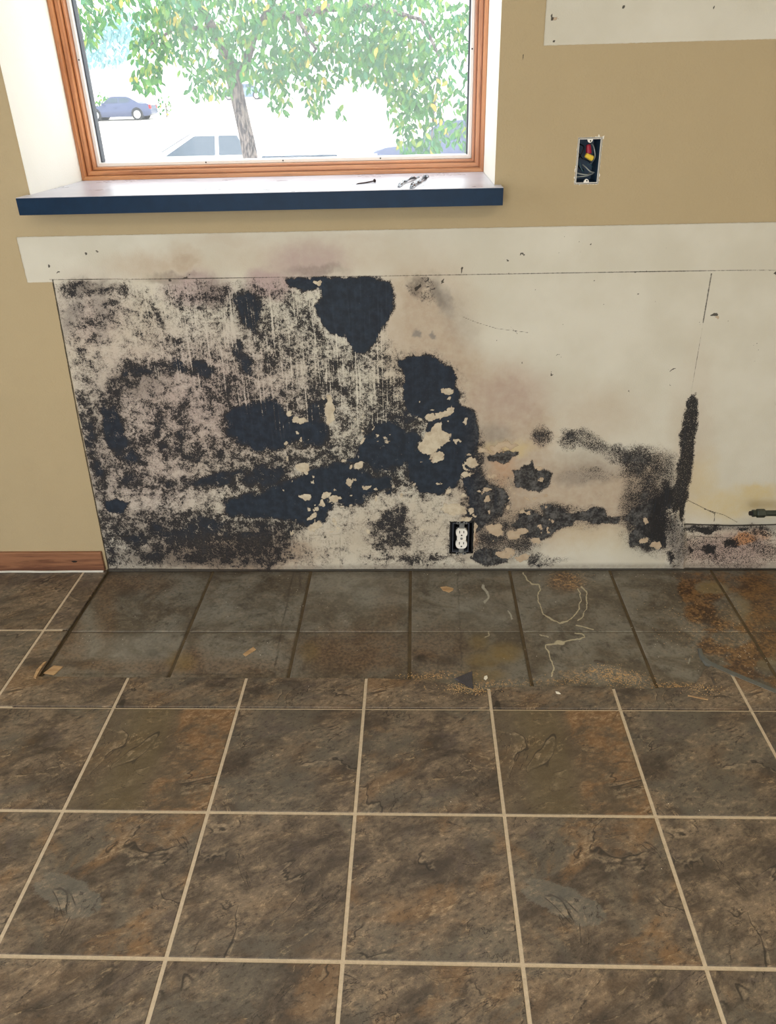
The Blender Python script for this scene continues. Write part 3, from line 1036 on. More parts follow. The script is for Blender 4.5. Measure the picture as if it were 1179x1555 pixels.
# ceiling lamps behind the camera (middle one added only to brighten the room)
M['lamp_glow'] = Mat('lamp_diffuser', 0.5).m
_b = M['lamp_glow'].node_tree.nodes['Principled BSDF']
_b.inputs['Emission Color'].default_value = (1, 0.86, 0.62, 1)
_b.inputs['Emission Strength'].default_value = 4
for i, (x, y, e, where) in enumerate(((2.0, -2.3, 17, 'above the right side of the stripped kitchen'), (0.2, -2.5, 10, 'added mid-ceiling to brighten the room'))):
    L = empty('ceiling_lamp', (x, y, ZC))
    tag(L, 'round flush ceiling lamp with white rim ' + where, 'lamp', 'flush ceiling lamps')
    bm = bmesh.new()
    tube(bm, [(0, 0, -0.002), (0, 0, -0.03), (0, 0, -0.05)], [0.19, 0.19, 0.175], 32)
    obj('rim', bm, M['white_plastic'], L)
    bm = bmesh.new()
    tube(bm, [(0, 0, -0.051), (0, 0, -0.07), (0, 0, -0.08)], [0.165, 0.15, 0.08], 32)
    obj('diffuser', bm, M['lamp_glow'], L)
    a = light('lamp_light', 'AREA', (x, y, ZC - 0.09), (0, 0, -1), e, (1.0, 0.84, 0.60), 0.34)
    a.data.shape = 'DISK'

# ------------------------------------------------------------------ baseboard, sill, window
bb = obj('baseboard_back', boxbm((XL + 0.002, -0.013, 0.003), (-0.2365, -0.0005, 0.0695), 0.002, 2), M['base_wood'])
tag(bb, kind='structure')
bm = bmesh.new()
tube(bm, [(XL + 0.01 + i * 0.05, -0.0155 + 0.0012 * math.sin(i * 1.7), 0.0028) for i in range(int((-0.245 - XL) / 0.05))] + [(-0.24, -0.015, 0.003)],
     0.0034, 8)
obj('caulk_bead', bm, M['caulk'], bb, smooth=True)
bm = bmesh.new()
prism(bm, [(0.009 * math.cos(a) * (1 + 0.2 * math.sin(3 * a)), 0.0032 * math.sin(a)) for a in [k * math.pi / 6 for k in range(12)]], 0, 0.0006)
kn = obj('knot', bm, M['slot'], bb)
kp = on_wall(113, 853, -0.0138)
kn.rotation_euler = (math.radians(90), 0, 0)
kn.location = (kp.x, -0.0128, kp.z)

bm = bmesh.new()
prism(bm, [(-0.2125, -0.062), (0.9455, -0.062), (0.9455, -0.001), (WX1 - .0005, -0.001), (WX1 - .0005, WD + 0.03), (WX0 + .0005, WD + 0.03), (WX0 + .0005, -0.001), (-0.2125, -0.001)],
      WZ0 - 0.0385, WZ0, 0.0015, 2)
sill = obj('window_sill', bm, M['sill'])
bm = bmesh.new()
prism(bm, [(-0.2120, -0.0612), (0.9450, -0.0612), (0.9450, -0.0015), (WX1 - .001, -0.0015), (WX1 - .001, WD), (WX0 + .001, WD), (WX0 + .001, -0.0015), (-0.2120, -0.0015)],
      WZ0 - 0.0006, WZ0 + 0.0008, 0.0004, 1)
obj('top_laminate', bm, M['sill_top'], sill)
tag(sill, kind='structure')

win = empty('window_1', ((WX0 + WX1) / 2, WD, WZ0))
tag(win, kind='structure')


def ring_side(prof, side, x0, x1, z0, z1, y0):
    """one mitred side of a rectangular frame; prof = [(inset, depth)]"""
    bm = bmesh.new()
    rows = []
    for w, d in prof:
        c = {'bottom': ((x0 + w, z0 + w), (x1 - w, z0 + w)), 'top': ((x1 - w, z1 - w), (x0 + w, z1 - w)),
             'left': ((x0 + w, z1 - w), (x0 + w, z0 + w)), 'right': ((x1 - w, z0 + w), (x1 - w, z1 - w))}[side]
        rows.append([bm.verts.new((p[0], y0 + d, p[1])) for p in c])
    for a, b in zip(rows[:-1], rows[1:]):
        bm.faces.new((a[0], a[1], b[1], b[0]))
    # close the back
    bm.faces.new((rows[-1][0], rows[-1][1], rows[0][1], rows[0][0]))
    bm.faces.new([r[0] for r in rows])
    bm.faces.new([r[1] for r in rows][::-1])
    return bm


wood_prof = [(0, .075), (0, .0012), (.0012, 0), (.0095, 0), (.0107, .0014), (.0109, .019), (.0127, .019), (.0127, .0155), (.0137, .0145), (.0222, .0145), (.0234, .016), (.0236, .034),
             (.0252, .034), (.0252, .030), (.0262, .029), (.0302, .029), (.0312, .0305), (.0316, .050), (.0316, .075)]
vin_prof = [(.0314, .085), (.0314, .050), (.0330, .048), (.0405, .048), (.0420, .050), (.0425, .085)]
for side in ('bottom', 'top', 'left', 'right'):
    hz_ = side in ('bottom', 'top')
    o = obj('frame_rail' if hz_ else 'frame_stile', ring_side(wood_prof, side, WX0, WX1, WZ0, WZ1, WD), M['frame_h'] if hz_ else M['frame_v'], win)
    o.matrix_parent_inverse = Matrix.Translation(win.location).inverted()
    o = obj('sash_rail' if hz_ else 'sash_stile', ring_side(vin_prof, side, WX0, WX1, WZ0, WZ1, WD), M['vinyl'], win)
    o.matrix_parent_inverse = Matrix.Translation(win.location).inverted()
for sx, x in ((1, WX0 + .0425), (-1, WX1 - .0425)):
    o = obj('gasket', boxbm((x - .0002 if sx > 0 else x - .0035, WD + .058, WZ0 + .043), (x + .0035 if sx > 0 else x + .0002, WD + .0845, WZ1 - .043)), M['gasket'], win)
    o.matrix_parent_inverse = Matrix.Translation(win.location).inverted()
o = obj('pane', boxbm((WX0 + .034, WD + .0745, WZ0 + .034), (WX1 - .034, WD + .0785, WZ1 - .034)), M['pane'], win)
o.matrix_parent_inverse = Matrix.Translation(win.location).inverted()
for px, py in ((121, 91), (313, 247), (430, 244), (578, 241), (722, 74)):
    p = on_wall(px, py, WD + .0485)
    if px == 121: p.x = WX0 + .037
    if px == 722: p.x = WX1 - .037
    if 200 < px < 700: p.z = WZ0 + .0375
    bm = bmesh.new()
    tube(bm, [(0, 0.001, 0), (0, -0.0012, 0)], [0.0022, 0.0018], 10)
    o = obj('screw', bm, M['slot'], win)
    o.matrix_parent_inverse = Matrix.Translation(win.location).inverted()
    o.location = (p.x, WD + .048, p.z)

# ------------------------------------------------------------------ floor
floor = empty('floor', (0, 0, 0))
tag(floor, kind='structure')
bm = bmesh.new()
box(bm, (XL, -0.66, -0.12), (XR, 0.09, -0.0125))
box(bm, (XL, YR, -0.12), (XR, -0.66, -0.0060))
box(bm, (XL, -0.66, -0.0125), (RX0 - 0.03, -0.0, -0.0060))
obj('subfloor', bm, M['subfloor'], floor)
GY = lambda r: (r - 2.012) * T
grout_bm = bmesh.new()
for a, b in (((XL, YR, -0.0058), (XR, GY(0), -0.0016)), ((XL, GY(0), -0.0058), (-T * 1, -0.0005, -0.0016)),
             ((-T, GY(0), -0.0058), (RX0 - 0.02, -0.0005, -0.0016))):
    box(grout_bm, a, b)
for i in range(0, 6):      # joints between the cut tiles in front of the recess
    yt = (-0.505, -0.505, -0.505, -0.541, -0.540, -0.476)[i]
    box(grout_bm, (i * T - 0.004, GY(0) - 0.001, -0.0058), (i * T + 0.004, yt, -0.0016))
obj('grout', grout_bm, M['grout'], floor)

gp = 0.0036
full_bm = bmesh.new()
h_ = T / 2 - gp
prism(full_bm, [(-h_, -h_), (h_, -h_), (h_, h_), (-h_, h_)], -0.0057, 0.0, 0.0016, 2)
full = bpy.data.meshes.new('tile')
bmesh.ops.recalc_face_normals(full_bm, faces=full_bm.faces)
full_bm.to_mesh(full)
full.materials.append(M['tile'])

STYLE = {}   # (row, col mod 3): seed, warm, band, patch, shade
for r in range(-14, 3):
    for c in range(3):
        rr = random.Random(r * 31 + c * 7 + 3)
        STYLE[(r, c)] = (rr.uniform(0, 40), rr.uniform(0.1, 0.6), 0.0, 0.0, rr.uniform(0.92, 1.06))
STYLE[(-1, 0)] = (3.3, 0.5, 1.0, 0.0, 1.0)
STYLE[(-1, 1)] = (7.9, 0.15, 0.0, 0.0, 0.98)
STYLE[(-1, 2)] = (12.4, 0.35, 0.0, 0.0, 1.0)
STYLE[(-2, 0)] = (5.6, 0.85, 0.0, 1.0, 0.97)
STYLE[(-2, 1)] = (9.2, 0.15, 0.0, 0.0, 1.06)
STYLE[(-2, 2)] = (14.7, 0.55, 0.0, 0.0, 1.08)


def tile_obj(me_, r, c):
    o = bpy.data.objects.new('tile', me_)
    COL.objects.link(o)
    o.parent = floor
    o.location = ((c + 0.5) * T, GY(r) + T / 2, 0)
    for k, v in zip(('seed', 'warm', 'band', 'patch', 'shade'), STYLE[(r, c % 3)]):
        o[k] = float(v)
    return o


def cut_tile(pts, r, c):
    cx, cy = (c + 0.5) * T, GY(r) + T / 2
    bm = bmesh.new()
    prism(bm, [(p[0] - cx, p[1] - cy) for p in pts], -0.0057, 0.0, 0.0012, 1)
    bmesh.ops.recalc_face_normals(bm, faces=bm.faces)
    me_ = bpy.data.meshes.new('tile')
    bm.to_mesh(me_)
    bm.free()
    me_.materials.append(M['tile'])
    return tile_obj(me_, r, c)


for r in range(-7, 0):
    for c in range(-6, 10):
        tile_obj(full, r, c)
for r in (0, 1):
    for c in range(-6, -1):
        tile_obj(full, r, c)
y0, y1, y2 = GY(0) + gp, GY(1), -0.003
cut_tile([(-T + gp, y1 + gp), (RX0 - 0.003, y1 + gp), (RX0, y2), (-T + gp, y2)], 1, -1)
cut_tile([(-T + gp, y0), (-gp, y0), (-gp, RY_A), (RX0 - 0.004, RY_A), (RX0 - 0.003, y1 - gp), (-T + gp, y1 - gp)], 0, -1)
for c in (0, 1):
    cut_tile([(c * T + gp, y0), ((c + 1) * T - gp, y0), ((c + 1) * T - gp, RY_A), (c * T + gp, RY_A)], 0, c)
cut_tile([(2 * T + gp, y0), (3 * T - gp, y0), (3 * T - gp, -0.545), (0.885, -0.548), (0.868, -0.562), (0.84, -0.548), (0.81, -0.524), (0.77, -0.51), (2 * T + gp, RY_A)], 0, 2)
cut_tile([(3 * T + gp, y0), (4 * T - gp, y0), (4 * T - gp, -0.534), (1.08, -0.530), (3 * T + gp, -0.537)], 0, 3)
cut_tile([(4 * T + gp, y0), (5 * T - gp, y0), (5 * T - gp, -0.478), (1.485, -0.452), (1.46, -0.47), (1.43, -0.515), (1.40, -0.535), (1.30, -0.540), (4 * T + gp, -0.536)], 0, 4)
cut_tile([(5 * T + gp, y0), (1.715, y0), (1.607, -0.549), (5 * T + gp, -0.486)], 0, 5)

# old worn tiles in the recess
xe = [RX0, 0.1015, 0.4095, 0.7190, 1.0240, 1.3290, 1.6350, 1.9400, 2.2450, XR - .002]
ye_ = [(-0.308, -0.0015), (-0.640, -0.308)]
og = bmesh.new()
box(og, (RX0 - 0.02, -0.655, -0.0124), (XR - .002, -0.001, -0.0082))
obj('old_grout', og, M['old_grout'], floor)
FS = 0.004


def make_old_tile(x0, x1, y0_, y1_, k, row):
    g_ = 0.0042
    if row == 0: xa, xb, ya, yb = x0 + g_, x1 - g_, y0_ + 0.0012, y1_
    else: xa, xb, ya, yb = x0 + g_, x1 - g_, y0_, y1_ - 0.0012
    FS = 0.0022 if k in (3, 4, 5) else 0.004
    nx_, ny_ = max(2, int((xb - xa) / FS)), max(2, int((yb - ya) / FS))
    gx, gy_ = np.meshgrid(np.linspace(xa, xb, nx_), np.linspace(ya, yb, ny_))
    gz = np.full_like(gx, -0.006)
    brd = np.minimum(np.minimum(gx - xa, xb - gx), np.minimum(gy_ - ya, yb - gy_))
    gz -= np.where(brd < 1e-6, 0.0014, 0)
    px, py = to_px(gx, gy_, gz)
    a, b = fbm(px / 9, py / 6, 21, 4), fbm(px / 9, py / 6, 22, 4)
    wx, wy = px + a * 1.6, py + b * 1.0
    Zr = lambda: np.zeros_like(gx)
    br, ru, ti, pa, ol, dk, hz, wt = (Zr() for _ in range(8))

    def bl(f, cx, cy, rx, ry, amp=1.0, soft=0.6):
        q = np.hypot((wx - cx) / rx, (wy - cy) / ry)
        np.maximum(f, amp * (1 - sstep(1 - soft, 1 + soft, q)), out=f)

    def st(f, pts, w, amp=1.0, rag=True):
        d = line_d(wx if rag else px, wy if rag else py, pts)
        np.maximum(f, amp * np.clip(1.1 - d / (w + 0.55), 0, 1), out=f)

    def pg(f, pts, amp, soft):
        np.maximum(f, amp * sstep(-soft, soft, -poly_sd(wx, wy, pts)), out=f)
    # tide marks
    st(ti, [(795, 870), (800, 880), (808, 886), (818, 888), (820, 897), (817, 905), (818, 915), (823, 925), (826, 933), (838, 941), (850, 946), (862, 944), (872, 936),
            (879, 925), (882, 912), (882, 900), (878, 894)], 1.1)
    st(ti, [(883, 890), (890, 898), (893, 912), (890, 925), (884, 938), (878, 943)], 1.0)
    st(ti, [(876, 950), (888, 953), (902, 956)], 1.0)
    st(ti, [(873, 961), (885, 962), (889, 967), (880, 970), (862, 973), (845, 978), (828, 980), (833, 990), (837, 1003), (842, 1015), (838, 1027)], 1.2)
    bl(ti, 851, 976, 10, 4, 0.8, 0.4)
    st(ti, [(820, 964), (832, 968)], 1.0, 0.8)
    st(ti, [(741, 960), (743, 965), (738, 968)], 1.0, 0.9)
    st(ti, [(60, 1020), (75, 1003)], 0.6, 0.4)
    st(wt, [(733, 890), (740, 900), (743, 907), (737, 914)], 3.0, 0.8)
    st(wt, [(772, 927), (778, 940)], 1.6, 0.75)
    st(wt, [(1048, 1000), (1046, 1006)], 4, 0.5)
    st(hz, [(700, 922), (720, 930), (745, 938), (765, 940)], 8, 0.5)
    bl(hz, 740, 930, 50, 30, 0.25)
    bl(hz, 560, 900, 60, 30, 0.25)
    bl(hz, 200, 985, 70, 20, 0.35)
    bl(hz, 370, 925, 60, 25, 0.2)
    # brown soaking
    bl(br, 858, 884, 28, 14, 0.95)
    bl(pa, 862, 880, 26, 12, 0.8)
    bl(br, 540, 990, 85, 34, 0.75)
    bl(br, 660, 990, 50, 36, 0.6)
    bl(br, 200, 885, 60, 16, 0.6)
    bl(br, 160, 930, 16, 60, 0.55)
    bl(br, 110, 985, 26, 40, 0.6)
    bl(br, 300, 1012, 140, 14, 0.6)
    bl(br, 290, 1005, 30, 20, 0.75)
    bl(br, 150, 1010, 50, 10, 0.6)
    bl(br, 590, 925, 20, 36, 0.35)
    bl(ol, 765, 992, 26, 14, 0.9)
    bl(ol, 735, 1003, 24, 12, 0.7)
    bl(ol, 728, 975, 14, 12, 0.6)
    bl(ol, 735, 1025, 30, 10, 0.6)
    bl(ol, 275, 1005, 20, 14, 0.6)
    bl(ol, 470, 990, 14, 14, 0.5)
    bl(dk, 640, 1000, 10, 6, 0.9)
    bl(dk, 680, 1003, 18, 8, 0.6)
    bl(dk, 232, 992, 10, 5, 0.6)
    bl(dk, 195, 900, 14, 10, 0.5)
    bl(dk, 110, 1008, 20, 6, 0.6)
    st(dk, [(446, 868), (430, 945), (415, 1028)], 1.0, 0.7, False)
    st(dk, [(455, 868), (456, 890)], 2.2, 0.8, False)
    st(dk, [(695, 868), (699, 955), (702, 1020)], 0.9, 0.5)
    st(dk, [(110, 1023), (400, 1024)], 0.8, 0.5)
    np.maximum(dk, 0.55 * sstep(-0.045, -0.003, gy_), out=dk)
    # rust at the right
    pg(ru, [(1020, 868), (1185, 868), (1185, 1050), (1120, 1018), (1085, 1000), (1062, 950), (1040, 905)], 0.50, 10)
    for q in [(1045, 895, 16, 20, .75), (1070, 930, 30, 20, .72), (1085, 905, 24, 14, .7), (1150, 905, 40, 40, .68), (1085, 980, 30, 16, .72), (1140, 1000, 36, 26, .78),
              (1130, 1020, 40, 14, .8), (1100, 940, 40, 12, .66), (1170, 970, 26, 30, .6)]:
        bl(ru, *q)
    for q in [(1115, 925, 26, 22), (1110, 970, 26, 12), (1080, 893, 24, 9), (1165, 1012, 20, 12)]:
        qd = np.hypot((wx - q[0]) / q[2], (wy - q[1]) / q[3])
        ru *= 1 - 0.75 * (1 - sstep(0.5, 1.5, qd))
    bl(ol, 1082, 893, 26, 11, 0.8)
    bl(ol, 1160, 920, 40, 50, 0.6)
    bl(ol, 1165, 985, 26, 26, 0.7)
    # sand near the cut edge
    for q in [(690, 1024, 50, 6, .8), (905, 1022, 50, 7, .9), (950, 1030, 40, 7, 1.), (850, 1035, 60, 5, .7), (1010, 1040, 50, 5, .9), (760, 1036, 50, 4, .8), (1100, 960, 60, 40, .35),
              (660, 1028, 30, 4, .8)]:
        bl(pa, *q)
    n = gx.size
    co_ = np.stack([gx, gy_, gz], -1).reshape(-1, 3)
    cen = co_.mean(0)
    cen[2] = -0.006
    ids = np.arange(n).reshape(gx.shape)
    fa = np.stack([ids[:-1, :-1], ids[:-1, 1:], ids[1:, 1:], ids[1:, :-1]], -1).reshape(-1, 4)
    # skirt down to the bed
    loop = list(ids[0, :]) + list(ids[1:, -1]) + list(ids[-1, -2::-1]) + list(ids[-2:0:-1, 0])
    low = co_[loop].copy()
    low[:, 2] = -0.0123
    k0 = n
    co_all = np.vstack([co_, low])
    m_ = len(loop)
    sk = [[loop[(i + 1) % m_], loop[i], k0 + i, k0 + (i + 1) % m_] for i in range(m_)]
    fa = np.vstack([fa, np.array(sk)])
    me_ = bpy.data.meshes.new('old_tile')
    me_.vertices.add(len(co_all))
    me_.vertices.foreach_set('co', (co_all - cen).astype(np.float32).ravel())
    me_.loops.add(fa.size)
    me_.loops.foreach_set('vertex_index', fa.astype(np.int32).ravel())
    me_.polygons.add(len(fa))
    me_.polygons.foreach_set('loop_start', np.arange(0, fa.size, 4, dtype=np.int32))
    me_.update(calc_edges=True)
    ext = lambda f: np.concatenate([f.ravel(), f.ravel()[loop]])
    for nm, ch in (('stain', (br, ru, ti, pa)), ('wear', (ol, dk, hz, wt))):
        at = me_.attributes.new(nm, 'FLOAT_COLOR', 'POINT')
        at.data.foreach_set('color', np.clip(np.stack([ext(f) for f in ch], -1), 0, 1).astype(np.float32).ravel())
    at = me_.attributes.new('pos', 'FLOAT_VECTOR', 'POINT')
    at.data.foreach_set('vector', co_all.astype(np.float32).ravel())
    me_.materials.append(M['old_tile'])
    o = bpy.data.objects.new('old_tile', me_)
    COL.objects.link(o)
    o.parent = floor
    o.location = cen
    o['seed'] = float(k * 1.37)
    o['shade'] = (0.96, 1.02, 1.05, 1.0, 1.0, 1.02, 0.98, 0.9, 0.9)[k % 9] if row == 0 else (1.06, 1.08, 0.96, 0.94, 1.04, 1.04, 1.0, 0.9, 0.9)[k % 9]
    return o


for k in range(len(xe) - 1):
    for row, (ya, yb) in enumerate(ye_[::1]):
        make_old_tile(xe[k], xe[k + 1], ya, yb, k, row)

# grey smear of adhesive curving along the cut edge at the right
M['adhesive'] = plain('grey_adhesive', srgb(92, 94, 90), 0.6, var=0.2, scale=60, bump=0.4)
bm = bmesh.new()
path = [(1.478, -0.385), (1.474, -0.415), (1.481, -0.440), (1.505, -0.463), (1.545, -0.497), (1.607, -0.547), (1.66, -0.578), (1.74, -0.62)]
rows_ = []
for i, (x, y) in enumerate(path):
    a, b = path[max(i - 1, 0)], path[min(i + 1, len(path) - 1)]
    t = Vector((b[0] - a[0], b[1] - a[1])).normalized()
    n = Vector((-t.y, t.x))
    w = 0.011 if i > 1 else 0.006
    rows_.append([bm.verts.new((x + n.x * w * s, y + n.y * w * s, z)) for s, z in ((-1, -0.0058), (-0.7, 0.0006), (0.6, 0.0008), (1, -0.0058))])
for a, b in zip(rows_[:-1], rows_[1:]):
    for k in range(3):
        bm.faces.new((a[k], a[k + 1], b[k + 1], b[k]))
obj('adhesive_bead', bm, M['adhesive'], floor, smooth=True)

# ------------------------------------------------------------------ switch box in the wall
M['gypsum'] = plain('torn_gypsum', srgb(222, 220, 210), 0.9, var=0.15, scale=200, bump=0.5)


def torn_ring(rect, seed, amt):
    rr = random.Random(seed)
    bm = bmesh.new()
    x0, x1, z0, z1 = rect
    per = []
    for a, b in (((x0, z0), (x1, z0)), ((x1, z0), (x1, z1)), ((x1, z1), (x0, z1)), ((x0, z1), (x0, z0))):
        n = max(4, int(math.hypot(b[0] - a[0], b[1] - a[1]) / 0.004))
        per += [(a[0] + (b[0] - a[0]) * i / n, a[1] + (b[1] - a[1]) * i / n) for i in range(n)]
    cx, cz = (x0 + x1) / 2, (z0 + z1) / 2
    inn, out, bk = [], [], []
    for (x, z) in per:
        dx = (1 if x > cx else -1) if abs(x - cx) > (x1 - x0) / 2 - 1e-5 else 0
        dz = (1 if z > cz else -1) if abs(z - cz) > (z1 - z0) / 2 - 1e-5 else 0
        k = rr.random() ** 2 * amt * (1.8 if (dz > 0 and (x > cx)) else 1) + 0.0006
        inn.append(bm.verts.new((x - dx * 0.0008, -0.0010 - rr.random() * 0.0008, z - dz * 0.0008)))
        out.append(bm.verts.new((x + dx * k, -0.0004, z + dz * k)))
        bk.append(bm.verts.new((x - dx * 0.0004, 0.013, z - dz * 0.0004)))
    n = len(per)
    for i in range(n):
        j = (i + 1) % n
        bm.faces.new((out[i], out[j], inn[j], inn[i]))
        bm.faces.new((inn[i], inn[j], bk[j], bk[i]))
    return bm


obj('torn_edge', torn_ring(BOX, 4, 0.0085), M['gypsum'], wall_back)
obj('torn_edge', torn_ring(OUT, 9, 0.002), M['slot'], wall_back)


def open_box(x0, x1, z0, z1, y0, y1, t):
    bm = bmesh.new()
    box(bm, (x0, y1 - t, z0), (x1, y1, z1))
    box(bm, (x0, y0, z0), (x0 + t, y1, z1))
    box(bm, (x1 - t, y0, z0), (x1, y1, z1))
    box(bm, (x0, y0, z0), (x1, y1, z0 + t))
    box(bm, (x0, y0, z1 - t), (x1, y1, z1))
    return bm


def frame_bm(x0, x1, z0, z1, t, y0, y1):
    bm = bmesh.new()
    box(bm, (x0, y0, z0), (x0 + t, y1, z1))
    box(bm, (x1 - t, y0, z0), (x1, y1, z1))
    box(bm, (x0 + t, y0, z0), (x1 - t, y1, z0 + t))
    box(bm, (x0 + t, y0, z1 - t), (x1 - t, y1, z1))
    return bm


bx, bz = (BOX[0] + BOX[1]) / 2, (BOX[2] + BOX[3]) / 2
sb = empty('switch_box', (bx, 0, bz))
tag(sb, 'open blue plastic switch box with loose wires and connectors set in beige wall', 'electrical box')
hw, hh = (BOX[1] - BOX[0]) / 2 - 0.002, (BOX[3] - BOX[2]) / 2 - 0.002
obj('box_shell', open_box(-hw, hw, -hh, hh, 0.001, 0.075, 0.0022), M['blue_plastic'], sb)
obj('rim', frame_bm(-hw, hw, -hh, hh, 0.0022, -0.0012, 0.0009), M['caulk'], sb)
for s in (-1, 1):
    bm = bmesh.new()
    pts = [(0.0062 * math.cos(a), -s * 0.0075 * abs(math.sin(a))) for a in [k * math.pi / 10 for k in range(11)]]
    vv = [bm.verts.new((p[0], -0.0006, s * (hh - 0.002) + p[1])) for p in pts]
    v2 = [bm.verts.new((p[0], 0.004, s * (hh - 0.002) + p[1])) for p in pts]
    bm.faces.new(vv)
    bm.faces.new(v2[::-1])
    for i in range(len(pts)):
        j = (i + 1) % len(pts)
        bm.faces.new((vv[i], vv[j], v2[j], v2[i]))
    ear = obj('screw_ear', bm, M['white_plastic'], sb)
    bm = bmesh.new()
    tube(bm, [(0.001, 0.001, s * (hh - 0.0058)), (0.001, -0.0009, s * (hh - 0.0058))], 0.0018, 10)
    obj('screw_hole', bm, M['slot'], ear)
M['wire_white'] = plain('white_wire', srgb(150, 156, 152), 0.4)
M['wire_black'] = plain('black_wire', srgb(14, 18, 24), 0.4)
M['wire_blue'] = plain('teal_wire', srgb(38, 72, 84), 0.4)
M['nut_yellow'] = plain('yellow_connector', srgb(222, 190, 66), 0.4, var=0.05)
M['nut_red'] = plain('red_connector', srgb(160, 24, 52), 0.4, var=0.05)
for pts, mt in (([(0.006, .06, .03), (0.012, .03, .034), (.017, .018, .018), (.0185, .02, .004), (.016, .05, -.01)], 'wire_white'),
                ([(-.006, .03, -.010), (.0, .014, -.016), (.010, .012, -.024), (.020, .02, -.027)], 'wire_white'),
                ([(-.024, .02, -.026), (-.012, .013, -.029), (.004, .016, -.031), (.018, .05, -.028)], 'wire_white'),
                ([(-.020, .05, .035), (-.010, .02, .030), (-.016, .015, .012), (-.022, .03, -.004), (-.012, .02, -.02)], 'wire_black'),
                ([(-.018, .05, .02), (-.012, .018, .005), (.002, .02, .0), (.012, .04, -.006)], 'wire_black'),
                ([(-.016, .02, -.002), (-.014, .014, -.014), (-.006, .016, -.024), (-.002, .04, -.02)], 'wire_blue'),
                ([(.002, .02, -.008), (.012, .018, -.012), (.018, .03, -.018)], 'wire_blue'),
                ([(-.022, .022, -.036), (0.0, .016, -.034), (.02, .03, -.030)], 'wire_white')):
    bm = bmesh.new()
    sm = []
    P_ = [Vector(p) for p in pts]
    for i in range(len(P_) - 1):
        a, b, c, d = P_[max(i - 1, 0)], P_[i], P_[i + 1], P_[min(i + 2, len(P_) - 1)]
        for k in range(5):
            t = k / 5
            sm.append(0.5 * ((2 * b) + (c - a) * t + (2 * a - 5 * b + 4 * c - d) * t * t + (3 * b - a - 3 * c + d) * t ** 3))
    sm.append(P_[-1])
    tube(bm, sm, 0.0014, 8)
    obj('wire', bm, M[mt], sb, smooth=True)


def wire_nut(p, d, ln, r, mat):
    d = Vector(d).normalized()
    p = Vector(p)
    bm = bmesh.new()
    tube(bm, [p, p + d * ln * .12, p + d * ln * .7, p + d * ln * .95, p + d * ln], [r * .72, r * .85, r, r, r * .9], 8)
    return obj('wire_connector', bm, mat, sb)


wire_nut((-0.006, 0.008, 0.0125), (0.9, 0.1, -0.42), 0.020, 0.0062, M['nut_yellow'])
wire_nut((0.001, 0.02, 0.034), (0.12, -0.15, -1), 0.020, 0.0065, M['nut_red'])

# ------------------------------------------------------------------ receptacle
ox, oz = (OUT[0] + OUT[1]) / 2, 0.1095
rc = empty('wall_outlet', (ox, 0, oz))
tag(rc, 'white duplex outlet without cover plate in black box, low in mouldy wall', 'outlet')
oxl, oxr, ozb, ozt = OUT[0] - ox + .001, OUT[1] - ox - .001, OUT[2] - oz + .001, OUT[3] - oz - .001
obj('box_shell', open_box(oxl, oxr, ozb, ozt, 0.001, 0.07, 0.003), M['black_plastic'], rc)
obj('box_lip', frame_bm(oxl + .007, oxr - .012, ozb + .004, ozt - .004, 0.002, 0.0, 0.012), M['gasket'], rc)
bm = bmesh.new()
box(bm, (-0.0165, 0.004, -0.036), (0.0165, 0.055, 0.036))
obj('body', bm, M['black_plastic'], rc)
bm = bmesh.new()
box(bm, (-0.0075, -0.0016, -0.052), (0.0075, 0.0, 0.052))
for s in (-1, 1):
    box(bm, (-0.0155, -0.0016, s * 0.0535 - 0.0045), (-0.0040, 0.0, s * 0.0535 + 0.0045))
    box(bm, (0.0040, -0.0016, s * 0.0535 - 0.0045), (0.0155, 0.0, s * 0.0535 + 0.0045))
strap = obj('mounting_strap', bm, M['zinc'], rc)
for s in (-1, 1):
    for q in (-1, 1):
        bm = bmesh.new()
        tube(bm, [(q * 0.0112, -0.0010, s * 0.0538), (q * 0.0112, -0.0022, s * 0.0538)], 0.0027, 12)
        obj('strap_hole', bm, M['slot'], strap)
    bm = bmesh.new()
    tube(bm, [(0, -0.001, s * 0.0455), (0, -0.0028, s * 0.0455)], [0.0036, 0.0030], 12)
    obj('screw', bm, M['zinc'], rc)
bm = bmesh.new()
box(bm, (-0.0135, -0.0036, -0.006), (0.0135, 0.004, 0.006))
obj('bridge', bm, M['white_plastic'], rc)
bm = bmesh.new()
tube(bm, [(0, -0.003, 0), (0, -0.0050, 0)], [0.0042, 0.0036], 12)
obj('centre_screw', bm, M['zinc'], rc)
